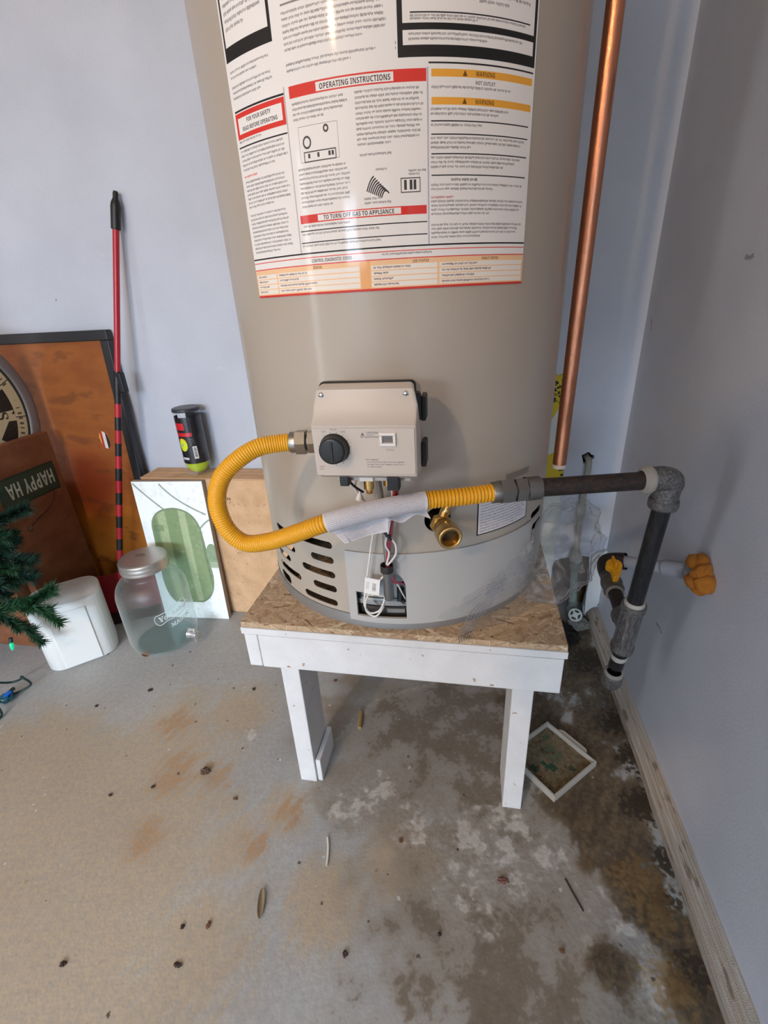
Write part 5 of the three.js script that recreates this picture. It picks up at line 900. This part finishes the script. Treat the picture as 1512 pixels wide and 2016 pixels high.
// ---------------------------------------------------------------- the person taking the photograph, just behind the camera: their body shades the wall and floor
{
  // joints joined by tapered capsules with a smooth minimum, meshed on a grid
  function fleshed(bones, c, half, res, k) {
    const mc = new MarchingCubes(res, new THREE.MeshStandardMaterial(), false, false, 400000); mc.isolation = 0;
    const B = bones.map(([a, b, ra, rb]) => { const d = [b[0] - a[0], b[1] - a[1], b[2] - a[2]]; return [a, d, d[0] * d[0] + d[1] * d[1] + d[2] * d[2] || 1e-9, ra, rb]; });
    for (let z = 0, i = 0; z < res; z++) for (let y = 0; y < res; y++) for (let x = 0; x < res; x++, i++) {
      const px = c[0] + (x - res / 2) / (res / 2) * half, py = c[1] + (y - res / 2) / (res / 2) * half, pz = c[2] + (z - res / 2) / (res / 2) * half;
      let d = 1;
      for (const [a, e, l, ra, rb] of B) { const ux = px - a[0], uy = py - a[1], uz = pz - a[2]; let t = (ux * e[0] + uy * e[1] + uz * e[2]) / l; t = t < 0 ? 0 : t > 1 ? 1 : t; const q = Math.hypot(ux - e[0] * t, uy - e[1] * t, uz - e[2] * t) - ra - (rb - ra) * t; const h = Math.max(0, k - Math.abs(d - q)); d = Math.min(d, q) - h * h / (4 * k); }
      mc.field[i] = -d;
    }
    mc.update(); const n = mc.count; const g = new THREE.BufferGeometry();
    const p = mc.positionArray.slice(0, n * 3), nn = mc.normalArray.slice(0, n * 3); for (let i = 0; i < n * 3; i++) p[i] = p[i] * half + c[i % 3];
    g.setAttribute('position', new THREE.BufferAttribute(p, 3)); g.setAttribute('normal', new THREE.BufferAttribute(nn, 3)); g.setAttribute('uv', new THREE.BufferAttribute(new Float32Array(n * 2), 2)); g.computeVertexNormals(); return g;
  }
  const px = .04, hx = .127, t = thing('person', 'person in a dark jumper and jeans standing holding a phone in both hands', 'person', [px, 0, 1.34]);
  const P = { pel: [px, .95, 1.35], belly: [px, 1.10, 1.35], chest: [px, 1.28, 1.34], neck: [px, 1.47, 1.32], head: [px - .005, 1.585, 1.275], chin: [px - .008, 1.525, 1.215] };
  const arm = (s) => ({ sh: [px + s * .175, 1.385, 1.34], el: [px + s * .215, 1.12, 1.22], wr: [hx + s * .085, .925, .985], ha: [hx + s * .066, .895, .925] });
  const leg = (s) => ({ hip: [px + s * .085, .92, 1.35], kn: [px + s * .10, .49, 1.34], an: [px + s * .105, .085, 1.38], toe: [px + s * .125, .035, 1.25] });
  const bones = [[P.pel, P.belly, .125, .115], [P.belly, P.chest, .115, .13], [P.chest, P.neck, .125, .055], [P.neck, P.head, .05, .075], [P.head, [P.head[0], 1.62, 1.285], .088, .092], [P.head, P.chin, .07, .045], [[px - .007, 1.578, 1.19], [px - .007, 1.562, 1.168], .010, .012]], jumper = [[P.pel, P.belly, .145, .135], [P.belly, P.chest, .135, .148], [P.chest, [px, 1.42, 1.33], .14, .085]], jeans = [[P.pel, [px, .98, 1.35], .142, .138]], shoes = [], hands = [];
  for (const s of [-1, 1]) {
    const a = arm(s), l = leg(s);
    bones.push([P.chest, a.sh, .09, .062], [a.sh, a.el, .052, .040], [a.el, a.wr, .040, .026], [P.pel, l.hip, .11, .092], [l.hip, l.kn, .088, .056], [l.kn, l.an, .056, .036], [l.an, l.toe, .036, .028], [[px + s * .085, 1.575, 1.285], [px + s * .092, 1.60, 1.29], .012, .014]);
    jumper.push([P.chest, a.sh, .105, .078], [a.sh, a.el, .068, .056], [a.el, a.wr, .056, .040]); jeans.push([P.pel, l.hip, .125, .108], [l.hip, l.kn, .104, .075], [l.kn, [l.an[0], .12, l.an[2]], .075, .060]); shoes.push([[l.an[0], .06, l.an[2] + .02], [l.toe[0], .045, l.toe[2]], .05, .045]);
    const hb = [[a.wr, a.ha, .026, .024]]; const fx = hx + s * .040;
    for (let f = 0; f < 4; f++) { const y = .925 - f * .021, r = .0085 - f * .0005, L = [.9, 1, .95, .75][f]; hb.push([[a.ha[0] + s * .002, y, .915], [fx + s * .012, y - .004, .900 - .012 * L], r, r], [[fx + s * .012, y - .004, .900 - .012 * L], [fx - s * .016 * L, y - .006, .884], r, r * .85]); }
    hb.push([[a.ha[0], .915, .935], [fx + s * .010, .935, .925], .011, .0095], [[fx + s * .010, .935, .925], [fx - s * .014, .930, .908], .0095, .008]); hands.push([hb, [a.ha[0] - s * .012, .905, .925]]);
  }
  const skin = M(0xc79a7e, .55);
  const body = part('body', [fleshed(bones, [px, .86, 1.22], .92, 92, .05), ...hands.map(([hb, c]) => fleshed(hb, c, .10, 46, .006))], skin, t);
  part('jumper', fleshed(jumper, [px, 1.19, 1.20], .50, 64, .06), M(0x33363f, .9), body, 'dark jumper'); part('jeans', fleshed(jeans, [px, .55, 1.35], .60, 64, .05), M(0x35415a, .85), body, 'blue jeans');
  part('shoes', fleshed(shoes, [px, .06, 1.32], .26, 48, .01).translate(0, .0, 0), M(0x2b2a2a, .7), body); part('hair', fleshed([[[px - .005, 1.645, 1.30], [px - .005, 1.60, 1.34], .092, .085]], [px, 1.62, 1.30], .16, 40, .02), M(0x3a2a20, .8), body, 'short brown hair');
  for (const s of [-1, 1]) part('eye', new THREE.SphereGeometry(.011, 14, 10).translate(px - .007 + s * .032, 1.588, 1.196), M(0xe8e4de, .3), body); part('mouth', tube([[px - .028, 1.535, 1.176], [px - .007, 1.532, 1.169], [px + .014, 1.535, 1.176]], .004, 12, 6), M(0xa0605a, .5), body);
  const ph = thing('phone', 'black phone held upright in both hands by the person', 'phone', [.127, .84, .88]);
  const pg = new RoundedBoxGeometry(.074, .158, .008, 3, .004); pg.translate(0, -.055, .014); pg.applyQuaternion(camera.quaternion); pg.translate(...camera.position.toArray()); part('phone_body', pg, M(0x17181a, .35), ph);
  const sg = new THREE.PlaneGeometry(.068, .15); sg.translate(0, -.055, .0182); sg.applyQuaternion(camera.quaternion); sg.translate(...camera.position.toArray()); part('screen', sg, M(0x2a2d33, .1), ph);
}
// ---------------------------------------------------------------- ceiling bulb (out of frame)
{
  const t = thing('ceiling_bulb', 'bare warm light bulb in a white ceiling socket', 'lamp', [LAMP[0], 2.11, LAMP[2]]);
  part('bulb', new THREE.SphereGeometry(.032, 24, 16).translate(...LAMP), M(0xfff0dd, .4, { emissive: new THREE.Color().setRGB(1, .72, .46), emissiveIntensity: 4 }), t);
  part('socket', turned([[.014, 0], [.02, .01], [.022, .06], [.05, .062], [.052, 0.4195], [0, .4195]].map(([r, y]) => [r, y]), [LAMP[0], 2.18, LAMP[2]], [LAMP[0], 3, LAMP[2]], 24), whiteTrim, t);
}
scene.traverse((o) => { if (o.isMesh) { o.castShadow = true; o.receiveShadow = true; } });
renderer.render(scene, camera);
